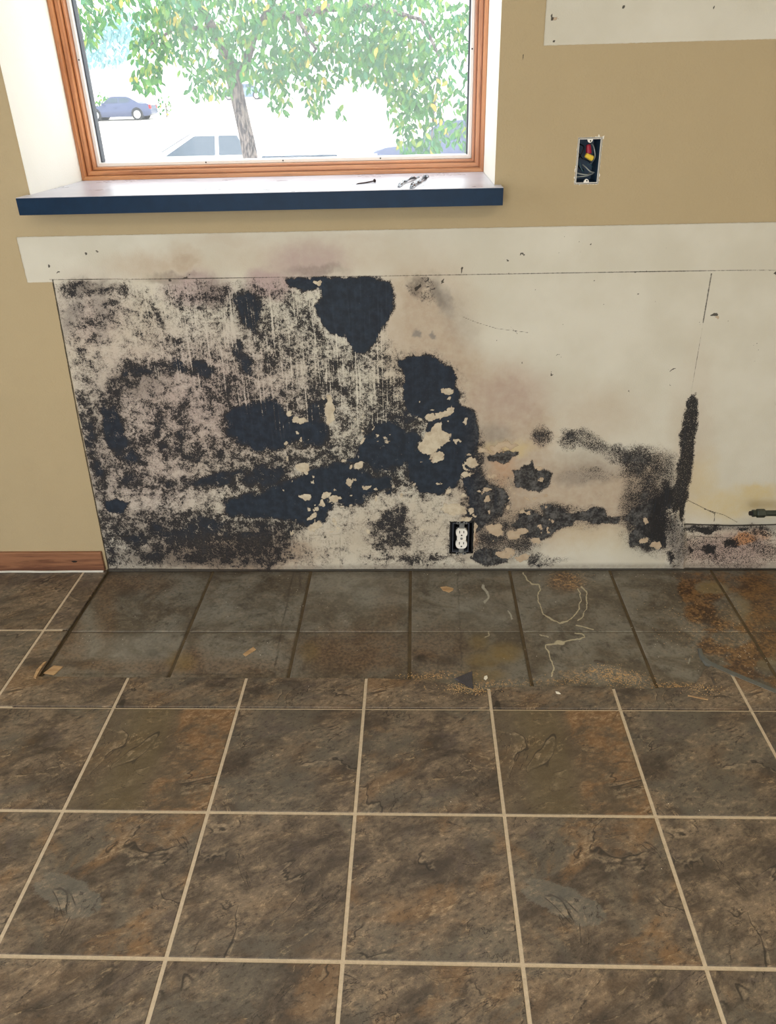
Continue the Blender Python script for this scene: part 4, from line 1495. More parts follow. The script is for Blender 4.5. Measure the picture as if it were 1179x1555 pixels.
for s in (-1, 1):
    bm = bmesh.new()
    R_, hz2 = 0.0172, 0.0143
    pts = []
    for k in range(28):
        a = 2 * math.pi * k / 28
        pts.append((R_ * math.cos(a), max(-hz2, min(hz2, R_ * math.sin(a)))))
    v1 = [bm.verts.new((p[0], -0.0052, p[1] + s * 0.0195)) for p in pts]
    v0_ = [bm.verts.new((p[0] * 1.04, 0.003, p[1] * 1.04 + s * 0.0195)) for p in pts]
    bm.faces.new(v1)
    bm.faces.new(v0_[::-1])
    for i in range(28):
        j = (i + 1) % 28
        bm.faces.new((v1[i], v1[j], v0_[j], v0_[i]))
    face = obj('socket_face', bm, M['white_plastic'], rc)
    for q, hgt in ((-1, 0.0046), (1, 0.0038)):
        obj('slot', boxbm((q * 0.0063 - 0.0012, -0.0056, s * 0.0195 + 0.0045 - hgt), (q * 0.0063 + 0.0012, -0.0045, s * 0.0195 + 0.0045 + hgt)), M['slot'], face)
    bm = bmesh.new()
    pts = [(0.0026 * math.cos(a), max(-0.0016, 0.0028 * math.sin(a))) for a in [2 * math.pi * k / 14 for k in range(14)]]
    va = [bm.verts.new((p[0], -0.0056, p[1] + s * 0.0195 - 0.0075)) for p in pts]
    vb = [bm.verts.new((p[0], -0.0045, p[1] + s * 0.0195 - 0.0075)) for p in pts]
    bm.faces.new(va)
    bm.faces.new(vb[::-1])
    for i in range(14):
        j = (i + 1) % 14
        bm.faces.new((va[i], va[j], vb[j], vb[i]))
    obj('ground_hole', bm, M['slot'], face)

# ------------------------------------------------------------------ pipe stub at the right
M['pipe'] = plain('dark_green_pipe', srgb(52, 58, 50), 0.45, metal=0.3, var=0.25, scale=60, bump=0.2)
p0 = on_wall(1139, 779.5, -0.075)
pp = empty('pipe_stub', p0)
tag(pp, 'dark metal pipe stub with hex fitting sticking out low along yellow-stained wall', 'pipe')
bm = bmesh.new()
pts = [(0.040, 0, 0), (0.20, 0, 0)] + [(0.20 + 0.035 * math.sin(a), 0.035 - 0.035 * math.cos(a), 0) for a in (0.4, 0.8, 1.2, 1.57)] + [(0.235, 0.085, 0)]
tube(bm, pts, 0.0085, 14)
obj('pipe', bm, M['pipe'], pp, smooth=True)
bm = bmesh.new()
tube(bm, [(0.018, 0, 0), (0.020, 0, 0), (0.040, 0, 0), (0.043, 0, 0)], [0.0108, 0.0125, 0.0125, 0.0105], 6)
obj('hex_nut', bm, M['pipe'], pp)
bm = bmesh.new()
tube(bm, [(0.006, 0, 0), (0.0075, 0, 0), (0.014, 0, 0), (0.016, 0, 0), (0.020, 0, 0)], [0.0082, 0.0104, 0.0104, 0.0088, 0.0088], 14)
obj('collar', bm, M['pipe'], pp, smooth=True)
bm = bmesh.new()
tube(bm, [(-0.001, 0, 0), (0.0, 0, 0), (0.007, 0, 0)], [0.0056, 0.0066, 0.0066], 14)
obj('end_plug', bm, M['slot'], pp)

# ------------------------------------------------------------------ things on the sill
M['nail'] = plain('dark_nail', srgb(62, 50, 50), 0.4, metal=0.6, var=0.2)
a, b = on_floor(541, 280.5, WZ0), on_floor(569.5, 277, WZ0)
nl = empty('nail', a)
tag(nl, 'long dark nail lying on the navy window sill', 'nail')
d = (b - a)
d.z = 0
L_ = d.length
nl.rotation_euler = (0, 0, math.atan2(d.y, d.x))
bm = bmesh.new()
tube(bm, [(0, 0, 0.0012), (0.006, 0, 0.0018), (L_ * .5, 0, 0.0022), (L_ - 0.001, 0, 0.0038)], [0.0003, 0.0017, 0.0017, 0.0017], 8)
obj('shank', bm, M['nail'], nl, smooth=True)
bm = bmesh.new()
tube(bm, [(L_ - 0.0015, 0, 0.0042), (L_ + 0.0004, 0, 0.0043)], 0.0042, 14)
obj('head', bm, M['nail'], nl)
M['clip'] = plain('glossy_dark_metal', srgb(26, 42, 56), 0.2, metal=0.35, var=0.4, scale=90)


def twisted(name, label, pix, w, tw):
    P_ = [on_floor(x, y, WZ0) for x, y in pix]
    base = P_[0].copy()
    bm = bmesh.new()
    rows = []
    N = 22
    for i in range(N):
        t = i / (N - 1) * (len(P_) - 1)
        k = min(int(t), len(P_) - 2)
        p = P_[k].lerp(P_[k + 1], t - k) - base
        q = P_[min(k + 1, len(P_) - 1)] - P_[k]
        q.normalize()
        side = Vector((-q.y, q.x, 0))
        ang = tw * math.sin(i / (N - 1) * math.pi * 2.2)
        wdt = w * (0.75 + 0.35 * math.sin(i * 0.9))
        s_ = side * math.cos(ang) + Vector((0, 0, 1)) * math.sin(ang)
        nrm = q.cross(s_).normalized() * 0.0011
        c = Vector((p.x, p.y, 0.0008 + abs(math.sin(ang)) * wdt + 0.003 * math.sin(i / (N - 1) * math.pi)))
        rows.append([bm.verts.new(c + s_ * wdt + nrm), bm.verts.new(c + nrm * 2.2), bm.verts.new(c - s_ * wdt + nrm), bm.verts.new(c - s_ * wdt - nrm), bm.verts.new(c + s_ * wdt - nrm)])
    for a_, b_ in zip(rows[:-1], rows[1:]):
        for k in range(5):
            bm.faces.new((a_[k], a_[(k + 1) % 5], b_[(k + 1) % 5], b_[k]))
    bm.faces.new(rows[0])
    bm.faces.new(rows[-1][::-1])
    o = obj(name, bm, M['clip'], loc=base)
    tag(o, label, 'metal scrap', 'scraps on the window sill')
    return o


twisted('twisted_metal_strip', 'slender twisted dark metal strip on the sill, beside the nail', [(606, 285), (613, 279), (623, 275.5), (636, 270)], 0.0042, 1.0)
twisted('twisted_metal_strip', 'thicker twisted shiny metal strip on the sill, farther from the nail', [(625, 287), (634, 280), (642, 275), (650, 269.5)], 0.0055, 1.2)

# ------------------------------------------------------------------ debris on the floor
M['chip'] = wood_material('pale_wood_chip', srgb(186, 156, 116), srgb(150, 116, 80), 0, 3, 0.7)
M['shard'] = plain('dark_shard', srgb(62, 60, 64), 0.5, var=0.35, scale=90, bump=0.6)
M['twig'] = plain('grey_twig', srgb(84, 76, 66), 0.8, var=0.3)
M['flake'] = plain('white_flake', srgb(226, 222, 208), 0.8, var=0.1)


def chip(name, label, cat, pix, z, th, mat, group=None, tilt=(0, 0)):
    P_ = [on_floor(x, y, z) for x, y in pix]
    c = sum(P_, Vector()) / len(P_)
    bm = bmesh.new()
    prism(bm, [(p.x - c.x, p.y - c.y) for p in P_], 0, th, th * 0.25)
    o = obj(name, bm, mat, loc=(c.x, c.y, z + 0.0001))
    o.rotation_euler = (tilt[0], tilt[1], 0)
    tag(o, label, cat, group)
    return o


ZO = -0.006
chip('wood_chip', 'curved pale wood splinter at the outer corner of the old tile recess', 'wood chip',
     [(51, 1030), (56, 1018), (66, 1007), (71, 1005), (64, 1014), (58, 1024), (55, 1031)], 0.0, 0.003, M['chip'], 'wood chips')
chip('wood_chip', 'flat square tan wood chip beside a curved splinter', 'wood chip', [(66, 1023), (82, 1011), (96, 1013), (82, 1026)], ZO, 0.002, M['chip'], 'wood chips')
chip('wood_chip', 'small oblong wood chip lying alone on old grey tile', 'wood chip', [(369, 994), (385, 983), (389, 987), (373, 997)], ZO, 0.0022, M['chip'], 'wood chips')
chip('wood_chip', 'tan leaf-shaped flake on old tile near the outlet', 'wood chip',
     [(669, 892), (678, 891), (689, 894), (688, 897), (682, 900), (673, 897)], ZO, 0.002, M['chip'], 'wood chips')
sh = chip('tile_shard', 'dark triangular shard at the notched edge of the brown tiles', 'tile shard', [(690, 1034), (717, 1023), (719, 1047), (708, 1042)], 0.0, 0.004, M['shard'], tilt=(0.12, 0.05))
sh.location.z += 0.0035
chip('twig', 'thin grey twig on old tile above the sawdust trail', 'twig', [(902, 1003), (908, 1003), (919, 1006), (917, 1009), (908, 1006), (902, 1005)], ZO, 0.0025, M['twig'])
chip('splinter', 'straw coloured splinter on brown tile below the debris', 'splinter', [(1045, 1056), (1060, 1059), (1076, 1062), (1075, 1063.4), (1060, 1060.5), (1045, 1057.4)], 0.0, 0.0015, M['chip'])
chip('splinter', 'dark upright splinter beside the curved adhesive bead', 'splinter', [(1081, 1029), (1084, 1029), (1087, 1040), (1084, 1040)], 0.0, 0.003, M['twig'])
chip('paint_flake', 'white flake on old tile beside the dark shard', 'paint flake', [(736, 1027), (740, 1026), (741, 1030), (738, 1033), (735, 1031)], ZO, 0.0012, M['flake'], 'white flakes')
chip('paint_flake', 'star-shaped white flake on brown tile below the sawdust', 'paint flake', [(844, 1050), (849, 1051), (852, 1054), (848, 1054), (845, 1053)], 0.0, 0.0012, M['flake'], 'white flakes')


def grains(name, label, spots, mat, seed, smin, smax):
    """loose crumbs nobody could count; spots = (px,py,rx,ry,n,z)"""
    rr = random.Random(seed)
    vs, fs = [], []
    octa = ((1, 0, 0), (-1, 0, 0), (0, 1, 0), (0, -1, 0), (0, 0, 1), (0, 0, -0.4))
    of = ((0, 2, 4), (2, 1, 4), (1, 3, 4), (3, 0, 4), (2, 0, 5), (1, 2, 5), (3, 1, 5), (0, 3, 5))
    for px, py, rx, ry, n, z in spots:
        for _ in range(n):
            p = on_floor(px + rr.gauss(0, rx), py + rr.gauss(0, ry), z)
            if not (-0.22 < p.x < 2.2 and p.y < -0.01):
                continue
            zz = z
            if z < 0 and (p.y < RY_A - 0.002 and p.x < 0.75 or p.y < RY_B - 0.003):
                zz = 0.0
            s = rr.uniform(smin, smax)
            an = rr.uniform(0, 6.3)
            k = len(vs)
            for o_ in octa:
                x, y = o_[0] * s * rr.uniform(.7, 1.6), o_[1] * s * rr.uniform(.6, 1.1)
                vs.append((p.x + x * math.cos(an) - y * math.sin(an), p.y + x * math.sin(an) + y * math.cos(an), zz + 0.4 * s * 0.5 + o_[2] * s * 0.5))
            fs += [tuple(k + i for i in f) for f in of]
    me_ = bpy.data.meshes.new(name)
    me_.from_pydata(vs, [], fs)
    o = link_mesh(name, me_, mat)
    tag(o, label, 'debris', None, 'stuff')
    return o


M['sawdust'] = plain('sawdust', srgb(192, 160, 112), 0.9, var=0.3, scale=300)
grains('sawdust', 'tan sawdust crumbs strewn along the cut edge of the tiles',
       [(650, 1027, 22, 2.5, 160, ZO), (700, 1044, 16, 4, 240, 0.0), (728, 1049, 8, 3, 120, 0.0), (760, 1040, 30, 2, 120, ZO), (920, 1018, 14, 5, 130, ZO), (945, 1029, 18, 5, 220, ZO),
        (880, 1034, 30, 4, 90, ZO), (1000, 1041, 40, 3, 150, ZO), (1070, 1046, 14, 5, 120, 0.0), (1090, 950, 50, 35, 130, ZO), (860, 880, 18, 8, 80, ZO), (690, 1052, 50, 8, 60, 0.0),
        (1040, 945, 30, 25, 60, ZO)], M['sawdust'], 3, 0.0006, 0.0016)
grains('plaster_crumbs', 'tiny white plaster crumbs scattered over the floor',
       [(1090, 980, 60, 30, 60, ZO), (1150, 1000, 25, 25, 40, ZO), (700, 940, 250, 50, 50, ZO), (250, 920, 120, 60, 40, ZO), (700, 1150, 400, 90, 26, 0.0), (680, 871, 300, 2, 40, ZO),
        (130, 985, 10, 25, 8, ZO)], M['flake'], 8, 0.0006, 0.0013)

# ------------------------------------------------------------------ outside
def ground_z(y):
    prof = [(-60, -0.85), (28, -0.85), (56, 0.02), (85, 0.94), (150, 2.9)]
    for (a, za), (b, zb) in zip(prof[:-1], prof[1:]):
        if y <= b:
            return za + (zb - za) * (y - a) / (b - a)
    return prof[-1][1]


M['concrete'] = plain('pale_concrete', srgb(214, 210, 200), 0.9, var=0.08, scale=1.5, bump=0.1)
bm = bmesh.new()
prev = None
for yy in (0.44, 28, 56, 85, 150):
    row = [bm.verts.new((-140, yy, ground_z(yy))), bm.verts.new((140, yy, ground_z(yy)))]
    if prev:
        bm.faces.new((prev[0], prev[1], row[1], row[0]))
    prev = row
gr = obj('parking_lot', bm, M['concrete'])
tag(gr, 'pale sunlit concrete parking lot outside the window', 'pavement', kind='structure')

M['tyre'] = plain('tyre_rubber', srgb(40, 42, 46), 0.8)
M['alloy'] = plain('alloy_wheel', srgb(214, 216, 220), 0.35, metal=0.5)
M['car_glass'] = plain('car_glass', srgb(36, 58, 76), 0.08, spec=0.9, var=0.05)
M['red_lens'] = plain('red_lens', srgb(190, 30, 40), 0.25)
M['clear_lens'] = plain('clear_lens', srgb(220, 224, 228), 0.2)
M['navy_car'] = plain('navy_car_paint', srgb(58, 70, 104), 0.25, spec=0.8, var=0.03)
M['white_car'] = plain('white_car_paint', srgb(238, 240, 240), 0.3, spec=0.6, var=0.02)
M['silver_car'] = plain('blue_grey_car_paint', srgb(104, 126, 156), 0.25, spec=0.8, var=0.03)


def loft(bm, st):
    """hull through stations (x, z0, z1, half_width, crown)"""
    rows = []
    for x, z0, z1, w, cr in st:
        zm = z0 + (z1 - z0) * 0.55
        rows.append([bm.verts.new(p) for p in ((x, -w * .9, z0), (x, -w, z0 + (z1 - z0) * .25), (x, -w, zm), (x, -w * cr, z1), (x, w * cr, z1), (x, w, zm),
                                               (x, w, z0 + (z1 - z0) * .25), (x, w * .9, z0))])
    for a, b in zip(rows[:-1], rows[1:]):
        for k in range(8):
            bm.faces.new((a[k], a[(k + 1) % 8], b[(k + 1) % 8], b[k]))
    bm.faces.new(rows[0])
    bm.faces.new(rows[-1][::-1])


def car(name, label, cx, y, paint, L, H, hood, deck, ws, rf, rr_, rb, wr, group='vehicles in the parking lot', bed=False):
    """nose towards -x.  ws,rf,rr_,rb = fractions along the length of windshield base, roof front, roof rear, rear-glass base"""
    z = ground_z(y)
    root = empty(name, (cx, y, z))
    tag(root, label, 'car' if not bed else 'truck', group)
    X_ = lambda f: -L / 2 + L * f
    W2 = 0.90
    bm = bmesh.new()
    loft(bm, [(X_(0), .34, hood * .62, .62, .85), (X_(.03), .24, hood * .82, .80, .88), (X_(.10), .20, hood * .93, W2, .88), (X_(ws), .20, hood, W2, .9),
              (X_((ws + rb) / 2), .20, (hood + deck) / 2 + .02, W2, .9), (X_(rb), .20, deck, W2, .9), (X_(.95), .24, deck * .98, W2 * .96, .88), (X_(1), .36, deck * .86, .74, .9)])
    obj('body', bm, paint, root, smooth=True)
    bm = bmesh.new()
    lo = [(X_(ws), hood - .03), (X_(rb), deck - .03)]
    cab = []
    for (x, zz, w) in ((X_(ws), hood - .02, .80), (X_(rf), H - .03, .60), (X_((rf + rr_) / 2), H, .60), (X_(rr_), H - .04, .60), (X_(rb), deck - .02, .80)):
        cab.append([bm.verts.new((x, -w, zz)), bm.verts.new((x, w, zz))])
    for a, b in zip(cab[:-1], cab[1:]):
        bm.faces.new((a[0], a[1], b[1], b[0]))
    bm.faces.new([c[0] for c in cab])
    bm.faces.new([c[1] for c in cab][::-1])
    bm.faces.new((cab[0][0], cab[-1][0], cab[-1][1], cab[0][1]))
    obj('cabin', bm, paint, root)

    def quad(nm, pts, mat, parent=root):
        bm = bmesh.new()
        bm.faces.new([bm.verts.new(p) for p in pts])
        r = bmesh.ops.extrude_face_region(bm, geom=bm.faces[:])
        c = sum((Vector(p) for p in pts), Vector()) / len(pts)
        for v in r['geom']:
            if isinstance(v, bmesh.types.BMVert):
                v.co = c + (v.co - c) * 0.97 + (Vector((0, math.copysign(.012, c.y), 0)) if abs(c.y) > .3 else Vector((math.copysign(.012, c.x), 0, .01)))
        return obj(nm, bm, mat, parent)
    hw_ = lambda zz: .80 - .20 * (zz - hood) / (H - hood)
    mid = (rf + rr_) / 2
    for s in (-1, 1):
        zt, zb_ = H - .09, max(hood, deck) + .05
        f0, f1 = ws + (rf - ws) * .25, ws + (rf - ws) * .9
        quad('side_window', [(X_(f0 + .02), s * (hw_(zb_) + .004), zb_), (X_(mid) - .03, s * (hw_(zb_) + .004), zb_), (X_(mid) - .03, s * (hw_(zt) + .004), zt), (X_(f1 + .02), s * (hw_(zt) + .004), zt)], M['car_glass'])
        b0, b1 = rb - (rb - rr_) * .3, rb - (rb - rr_) * .95
        quad('side_window', [(X_(mid) + .04, s * (hw_(zb_) + .004), zb_), (X_(b0) - .04, s * (hw_(zb_) + .004), zb_), (X_(b1) - .06, s * (hw_(zt) + .004), zt), (X_(mid) + .04, s * (hw_(zt) + .004), zt)], M['car_glass'])
        for fx in (wr[0], wr[1]):
            bm = bmesh.new()
            tube(bm, [(X_(fx), s * .70, .33), (X_(fx), s * .72, .33), (X_(fx), s * .90, .33), (X_(fx), s * .915, .33)], [.30, .33, .33, .30], 22)
            wh = obj('wheel', bm, M['tyre'], root, smooth=True)
            bm = bmesh.new()
            tube(bm, [(X_(fx), s * .88, .33), (X_(fx), s * .925, .33), (X_(fx), s * .93, .33)], [.24, .235, .05], 18)
            obj('rim', bm, M['alloy'], wh)
            bm = bmesh.new()
            tube(bm, [(X_(fx), s * .60, .36), (X_(fx), s * .905, .36)], [.39, .385], 22)
            obj('wheel_arch', bm, M['tyre'], root)
        obj('headlight', boxbm((X_(.015), s * .62 - .14, hood * .62), (X_(.06), s * .62 + .14, hood * .80), .02), M['clear_lens'], root)
        obj('taillight', boxbm((X_(.975), s * .66 - .12, deck * .66), (X_(1) + .005, s * .66 + .12, deck * .90), .02), M['red_lens'], root)
        obj('mirror', boxbm((X_(ws + .05) - .06, s * .98 - .09, hood + .02), (X_(ws + .05) + .06, s * .98 + .09, hood + .16), .03), paint, root)
        obj('door_handle', boxbm((X_(mid) - .28, s * .905 - .015, hood - .14), (X_(mid) - .12, s * .905 + .015, hood - .10), .006), paint, root)
    e = lambda f0, f1, z0, z1, t: (f0 + (f1 - f0) * t, z0 + (z1 - z0) * t)
    a, b = e(X_(ws), X_(rf), hood - .02, H - .03, .1), e(X_(ws), X_(rf), hood - .02, H - .03, .92)
    quad('windshield', [(a[0] - .006, -.74, a[1] + .006), (a[0] - .006, .74, a[1] + .006), (b[0] - .006, .58, b[1] + .006), (b[0] - .006, -.58, b[1] + .006)], M['car_glass'])
    a, b = e(X_(rb), X_(rr_), deck - .02, H - .04, .12), e(X_(rb), X_(rr_), deck - .02, H - .04, .9)
    quad('rear_window', [(a[0] + .006, -.72, a[1] + .006), (a[0] + .006, .72, a[1] + .006), (b[0] + .006, .58, b[1] + .006), (b[0] + .006, -.58, b[1] + .006)], M['car_glass'])
    if bed:
        obj('bed_rail', boxbm((X_(rb + .03), -.92, deck - .02), (X_(.985), .92, deck + .035), .012), M['car_glass'], root)
    return root


p = on_floor(188, 182, 0.02)
car('sedan', 'dark navy sedan parked across the lot, left of the tree trunk', p.x, 56.0, M['navy_car'], 4.6, 1.42, .88, .98, .27, .42, .66, .84, (.185, .80))
car('pickup_truck', 'white pickup truck behind the tree trunk, only its upper half above the sill', -3.2, 15.2, M['white_car'], 5.0, 1.56, 1.08, 1.07, .24, .42, .60, .66, (.17, .79), bed=True)
car('hatchback', 'dark blue car behind the hanging leaves near the right window frame', 1.75, 20.0, M['navy_car'], 4.4, 1.5, .98, 1.05, .27, .42, .80, .96, (.18, .80))
q = on_wall(372, 146, 85)
car('parked_car', 'blue-grey car far across the lot, half hidden by the tree trunk', q.x, 85.0, M['silver_car'], 4.5, 1.4, .88, .95, .28, .42, .68, .84, (.18, .80))

# pale house far beyond the lot
M['stucco'] = plain('pale_stucco', srgb(226, 222, 212), 0.9, var=0.04, scale=2)
M['roof'] = plain('pale_green_roof', srgb(176, 190, 184), 0.8, var=0.1, scale=3)
hp = on_wall(150, 118, 95)
hz0 = ground_z(95)
hs = empty('house', (hp.x - 4, 95, hz0))
tag(hs, 'pale house with low green-grey roof far beyond the parked sedan', 'house')
obj('house_wall', boxbm((-9, 0, 0), (9, 8, 2.8)), M['stucco'], hs)
bm = bmesh.new()
v = [bm.verts.new(p_) for p_ in ((-9.6, -.6, 2.8), (9.6, -.6, 2.8), (9.6, 8.6, 2.8), (-9.6, 8.6, 2.8), (-7, 4, 4.6), (7, 4, 4.6))]
for f in ((0, 1, 5, 4), (1, 2, 5), (2, 3, 4, 5), (3, 0, 4), (3, 2, 1, 0)):
    bm.faces.new([v[i] for i in f])
obj('house_roof', bm, M['roof'], hs)
for x in (-6, -1.5, 3, 6.5):
    w_ = obj('house_window', boxbm((x - .7, -.05, 1.0), (x + .7, .02, 2.2)), M['vinyl'], hs)
    obj('window_pane', boxbm((x - .6, -.07, 1.1), (x + .6, -.045, 2.1)), M['clear_lens'], w_)


def bark_material(name, a, b):
    m = Mat(name, 0.9, 0.2)
    x, y, z = m.sep(m.obj())
    n = m.noise(m.vec(x * 30.0, y * 30.0, z * 9.0), 1.0, 5, 0.7, 0.6)
    m.color(m.mix(n.smooth(0.42, 0.58), a, b))
    m.bump(n, 0.9, 0.02)
    return m.m


def leaf_material(name, cols):
    m = Mat(name, 0.45, 0.4)
    g = m.node('ShaderNodeNewGeometry')
    r = S(m.nt, g.outputs['Random Per Island']) + m.random()
    r = r - r.floor()
    c = cols[0][1]
    for t, cc in cols[1:]:
        c = m.mix(r.smooth(t - 0.04, t + 0.04), c, cc)
    m.color(c)
    tr = m.node('ShaderNodeBsdfTranslucent')
    put(m.nt, tr.inputs[0], m.scale(c, 1.1))
    mx = m.node('ShaderNodeMixShader')
    mx.inputs[0].default_value = 0.42
    out = [n for n in m.nt.nodes if n.type == 'OUTPUT_MATERIAL'][0]
    m.nt.links.new(m.b.outputs[0], mx.inputs[1])
    m.nt.links.new(tr.outputs[0], mx.inputs[2])
    m.nt.links.new(mx.outputs[0], out.inputs[0])
    return m.m


M['bark'] = bark_material('grey_bark', srgb(46, 38, 42), srgb(136, 124, 120))
M['far_bark'] = bark_material('pink_bark', srgb(196, 170, 166), srgb(222, 204, 198))
M['leaf'] = leaf_material('leaf_green', [(0, srgb(44, 98, 46)), (0.25, srgb(64, 122, 50)), (0.5, srgb(54, 114, 76)), (0.7, srgb(90, 138, 58)), (0.89, srgb(132, 152, 66)),
                                         (0.97, srgb(188, 164, 76))])
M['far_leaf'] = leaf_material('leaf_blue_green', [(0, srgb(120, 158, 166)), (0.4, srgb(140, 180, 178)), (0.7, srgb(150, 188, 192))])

LEAF_V = [(0, 0, 0), (.26, .20, .035), (.55, .23, .03), (.82, .11, .0), (1.0, 0, -.05), (.82, -.11, .0), (.55, -.23, .03), (.26, -.20, .035), (.3, 0, -.01), (.62, 0, -.015)]
LEAF_F = [(0, 1, 8), (1, 2, 9, 8), (2, 3, 9), (3, 4, 9), (4, 5, 9), (5, 6, 9), (6, 7, 8, 9), (7, 0, 8)]


def leaf_matrix(p, size, rr, droop=0.9):
    az = rr.uniform(0, 2 * math.pi)
    dn = Vector((math.cos(az) * .55, math.sin(az) * .55, -droop * rr.uniform(.3, 1.3))).normalized()
    tmp = Vector((rr.uniform(-1, 1), rr.uniform(-1, .2), rr.uniform(-.2, .9)))
    s = dn.cross(tmp).normalized()
    n = s.cross(dn).normalized()
    m = Matrix((dn, s, n)).transposed().to_4x4()
    return Matrix.Translation(p) @ m @ Matrix.Scale(size, 4)


def tree(name, label, base, wood, clusters, lsize, mat, bark, seed, singles, group):
    """wood: list of (points, radii); clusters: (px,py,rx,ry,n,y0,y1)"""
    rr = random.Random(seed)
    root = empty(name, base)
    inv = Matrix.Translation(base).inverted()
    tag(root, label, 'tree', group)
    for i, (pts, rad) in enumerate(wood):
        bm = bmesh.new()
        tube(bm, [Vector(p) - Vector(base) for p in pts], rad, 12 if i == 0 else 8)
        obj('trunk' if i == 0 else 'branch', bm, bark, root, smooth=True)
    L_ = []
    for px, py, rx, ry, n, ya, yb in clusters:
        for _ in range(n):
            while True:
                u, v = rr.uniform(-1, 1), rr.uniform(-1, 1)
                if u * u + v * v <= 1:
                    break
            yy = rr.uniform(ya, yb)
            p = on_wall(px + u * rx, py + v * ry, yy)
            L_.append((leaf_matrix(p, lsize * rr.uniform(.75, 1.25), rr), yy))
    L_.sort(key=lambda t: t[1])
    if singles:
        me_ = bpy.data.meshes.new('leaf')
        me_.from_pydata(LEAF_V, [], LEAF_F)
        me_.materials.append(mat)
        for m_, _ in L_[:singles]:
            o = bpy.data.objects.new('leaf', me_)
            COL.objects.link(o)
            o.parent = root
            o.matrix_local = inv @ m_
    V, Fc = [], []
    for m_, _ in L_[singles:]:
        m2 = inv @ m_
        k = len(V)
        V += [tuple(m2 @ Vector(q)) for q in LEAF_V]
        Fc += [tuple(k + i for i in f) for f in LEAF_F]
    me_ = bpy.data.meshes.new('foliage')
    me_.from_pydata(V, [], Fc)
    o = link_mesh('foliage', me_, mat, root)
    o['kind'] = 'stuff'
    return root


OW = on_wall
TY = 10.0
tb = OW(386, 262, TY)
base = Vector((tb.x + .05, TY, ground_z(TY)))
wood = [([base, OW(384, 262, TY), OW(376, 215, TY), OW(366, 170, TY), OW(358, 135, TY), OW(352, 108, TY)], [.17, .115, .105, .10, .105, .10]),
        ([OW(354, 112, TY), OW(344, 85, TY), OW(325, 45, TY - .3), OW(300, 0, TY - .6), OW(280, -60, TY - 1)], [.085, .07, .06, .05, .04]),
        ([OW(360, 125, TY), OW(374, 97, TY + .1), OW(384, 60, TY), OW(410, 10, TY - .2), OW(440, -60, TY - .3)], [.07, .065, .055, .05, .045]),
        ([OW(400, 25, TY), OW(450, 24, TY - .3), OW(500, 12, TY - .6), OW(570, 10, TY - 1), OW(640, 30, TY - 1.3)], [.05, .055, .045, .035, .02]),
        ([OW(450, 25, TY - .3), OW(480, 75, TY - .8), OW(462, 95, TY - .9), OW(445, 110, TY - .9)], [.03, .018, .015, .008]),
        ([OW(325, 45, TY - .3), OW(270, 40, TY - .8), OW(225, 70, TY - 1)], [.035, .022, .01]),
        ([OW(640, 30, TY - 1.3), OW(670, 90, TY - 1.6), OW(660, 160, TY - 1.7), OW(655, 220, TY - 1.7)], [.02, .018, .012, .006])]
CL = [(330, 20, 90, 45, 702, 8.2, 11), (310, 80, 50, 40, 310, 8.2, 10.5), (330, 120, 26, 30, 114, 8.4, 10), (400, 70, 60, 50, 445, 8.2, 11), (400, 120, 30, 22, 94, 8.4, 10),
      (245, 30, 45, 45, 283, 8.2, 10), (228, 75, 30, 32, 148, 8.2, 9.6), (222, 115, 22, 22, 94, 8.2, 9.4), (300, 135, 14, 20, 35, 8.4, 9.6),
      (470, 40, 70, 50, 567, 8, 11), (440, 100, 40, 30, 175, 8.2, 10), (425, 148, 16, 24, 54, 8.4, 9.6), (482, 138, 22, 24, 94, 8.4, 9.6), (478, 165, 10, 12, 24, 8.4, 9.6),
      (500, 100, 40, 30, 148, 8.2, 10), (560, 40, 60, 55, 540, 8, 11), (600, 90, 60, 50, 486, 8, 10.5), (570, 95, 40, 30, 162, 8, 10), (640, 40, 70, 50, 445, 8, 10.5),
      (640, 130, 50, 40, 324, 8, 9.6), (610, 165, 22, 30, 108, 8, 9.4), (650, 190, 30, 40, 162, 8, 9.2), (640, 225, 26, 20, 67, 8, 9), (700, 40, 22, 40, 94, 8, 9.5), (690, 110, 26, 60, 81, 8, 9.5),
      (705, 190, 12, 40, 67, 8, 9), (690, 205, 16, 16, 21, 8, 9), (150, 10, 40, 30, 148, 8, 9.4), (135, 50, 14, 20, 48, 8, 9), (420, -30, 330, 40, 945, 8, 11),
      (610, 205, 8, 20, 24, 8, 9), (520, 165, 12, 12, 10, 8.4, 9.4), (545, 60, 40, 70, 162, 8, 10.5)]
tree('leafy_tree', 'large leafy green tree with leaning grey trunk just outside the window', base, wood, CL, 0.105, M['leaf'], M['bark'], 2, 300, None)

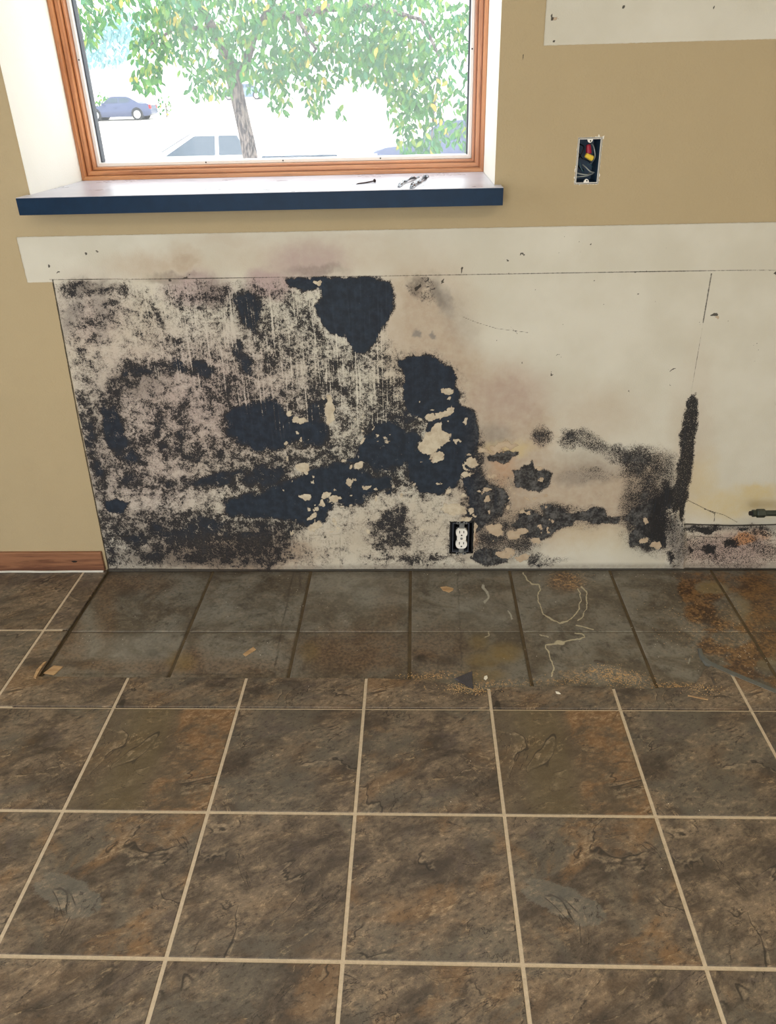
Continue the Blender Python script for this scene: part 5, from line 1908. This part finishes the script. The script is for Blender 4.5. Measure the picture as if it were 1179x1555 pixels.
b2 = OW(262, 112, 30)
b2 = Vector((b2.x, 30, ground_z(30)))
tree('street_tree', 'slim pinkish-barked tree behind the leafy tree, left of its trunk', b2,
     [([b2, OW(262, 112, 30), OW(258, 80, 30), OW(254, 40, 30), OW(250, -20, 30)], [.25, .2, .19, .17, .12])],
     [(250, 10, 60, 40, 160, 29, 32)], 0.24, M['leaf'], M['far_bark'], 5, 0, None)
b3 = OW(165, 115, 72)
b3 = Vector((b3.x, 72, ground_z(72)))
tree('far_tree', 'hazy blue-green tree in front of the pale house', b3,
     [([b3, OW(166, 115, 72), OW(166, 80, 72), OW(164, 40, 72)], [.28, .26, .22, .15])],
     [(165, 65, 38, 32, 330, 70, 75), (185, 35, 30, 26, 220, 70, 75), (150, 88, 26, 12, 60, 70, 75)], 0.56, M['far_leaf'], M['far_bark'], 6, 0, None)


def shrub(px, py, y, w, h, n, label, seed):
    c = OW(px, py, y)
    rr = random.Random(seed)
    b = Vector((c.x, y, ground_z(y)))
    V, Fc = [], []
    for _ in range(n):
        a, t = rr.uniform(0, 6.28), rr.random() ** .5
        p = Vector((math.cos(a) * w * t, math.sin(a) * w * t, rr.uniform(0.1, 1) * h * (1.05 - t * .5)))
        m_ = leaf_matrix(p, 0.28, rr, -0.5)
        k = len(V)
        V += [tuple(m_ @ Vector(q)) for q in LEAF_V]
        Fc += [tuple(k + i for i in f) for f in LEAF_F]
    root = empty('shrub', b)
    tag(root, label, 'shrub', 'shrubs across the lot')
    me_ = bpy.data.meshes.new('foliage')
    me_.from_pydata(V, [], Fc)
    o = link_mesh('foliage', me_, M['leaf'], root)
    o['kind'] = 'stuff'
    bm = bmesh.new()
    tube(bm, [(0, 0, -.02), (.03, 0, h * .4), (0, .02, h * .7)], [.05, .04, .02], 7)
    obj('stem', bm, M['bark'], root)


shrub(150, 152, 60, 1.5, 1.5, 220, 'low green shrub behind the nose of the navy sedan', 1)
shrub(252, 164, 58, 0.7, 1.4, 60, 'small sparse shrub behind the tail of the navy sedan', 2)
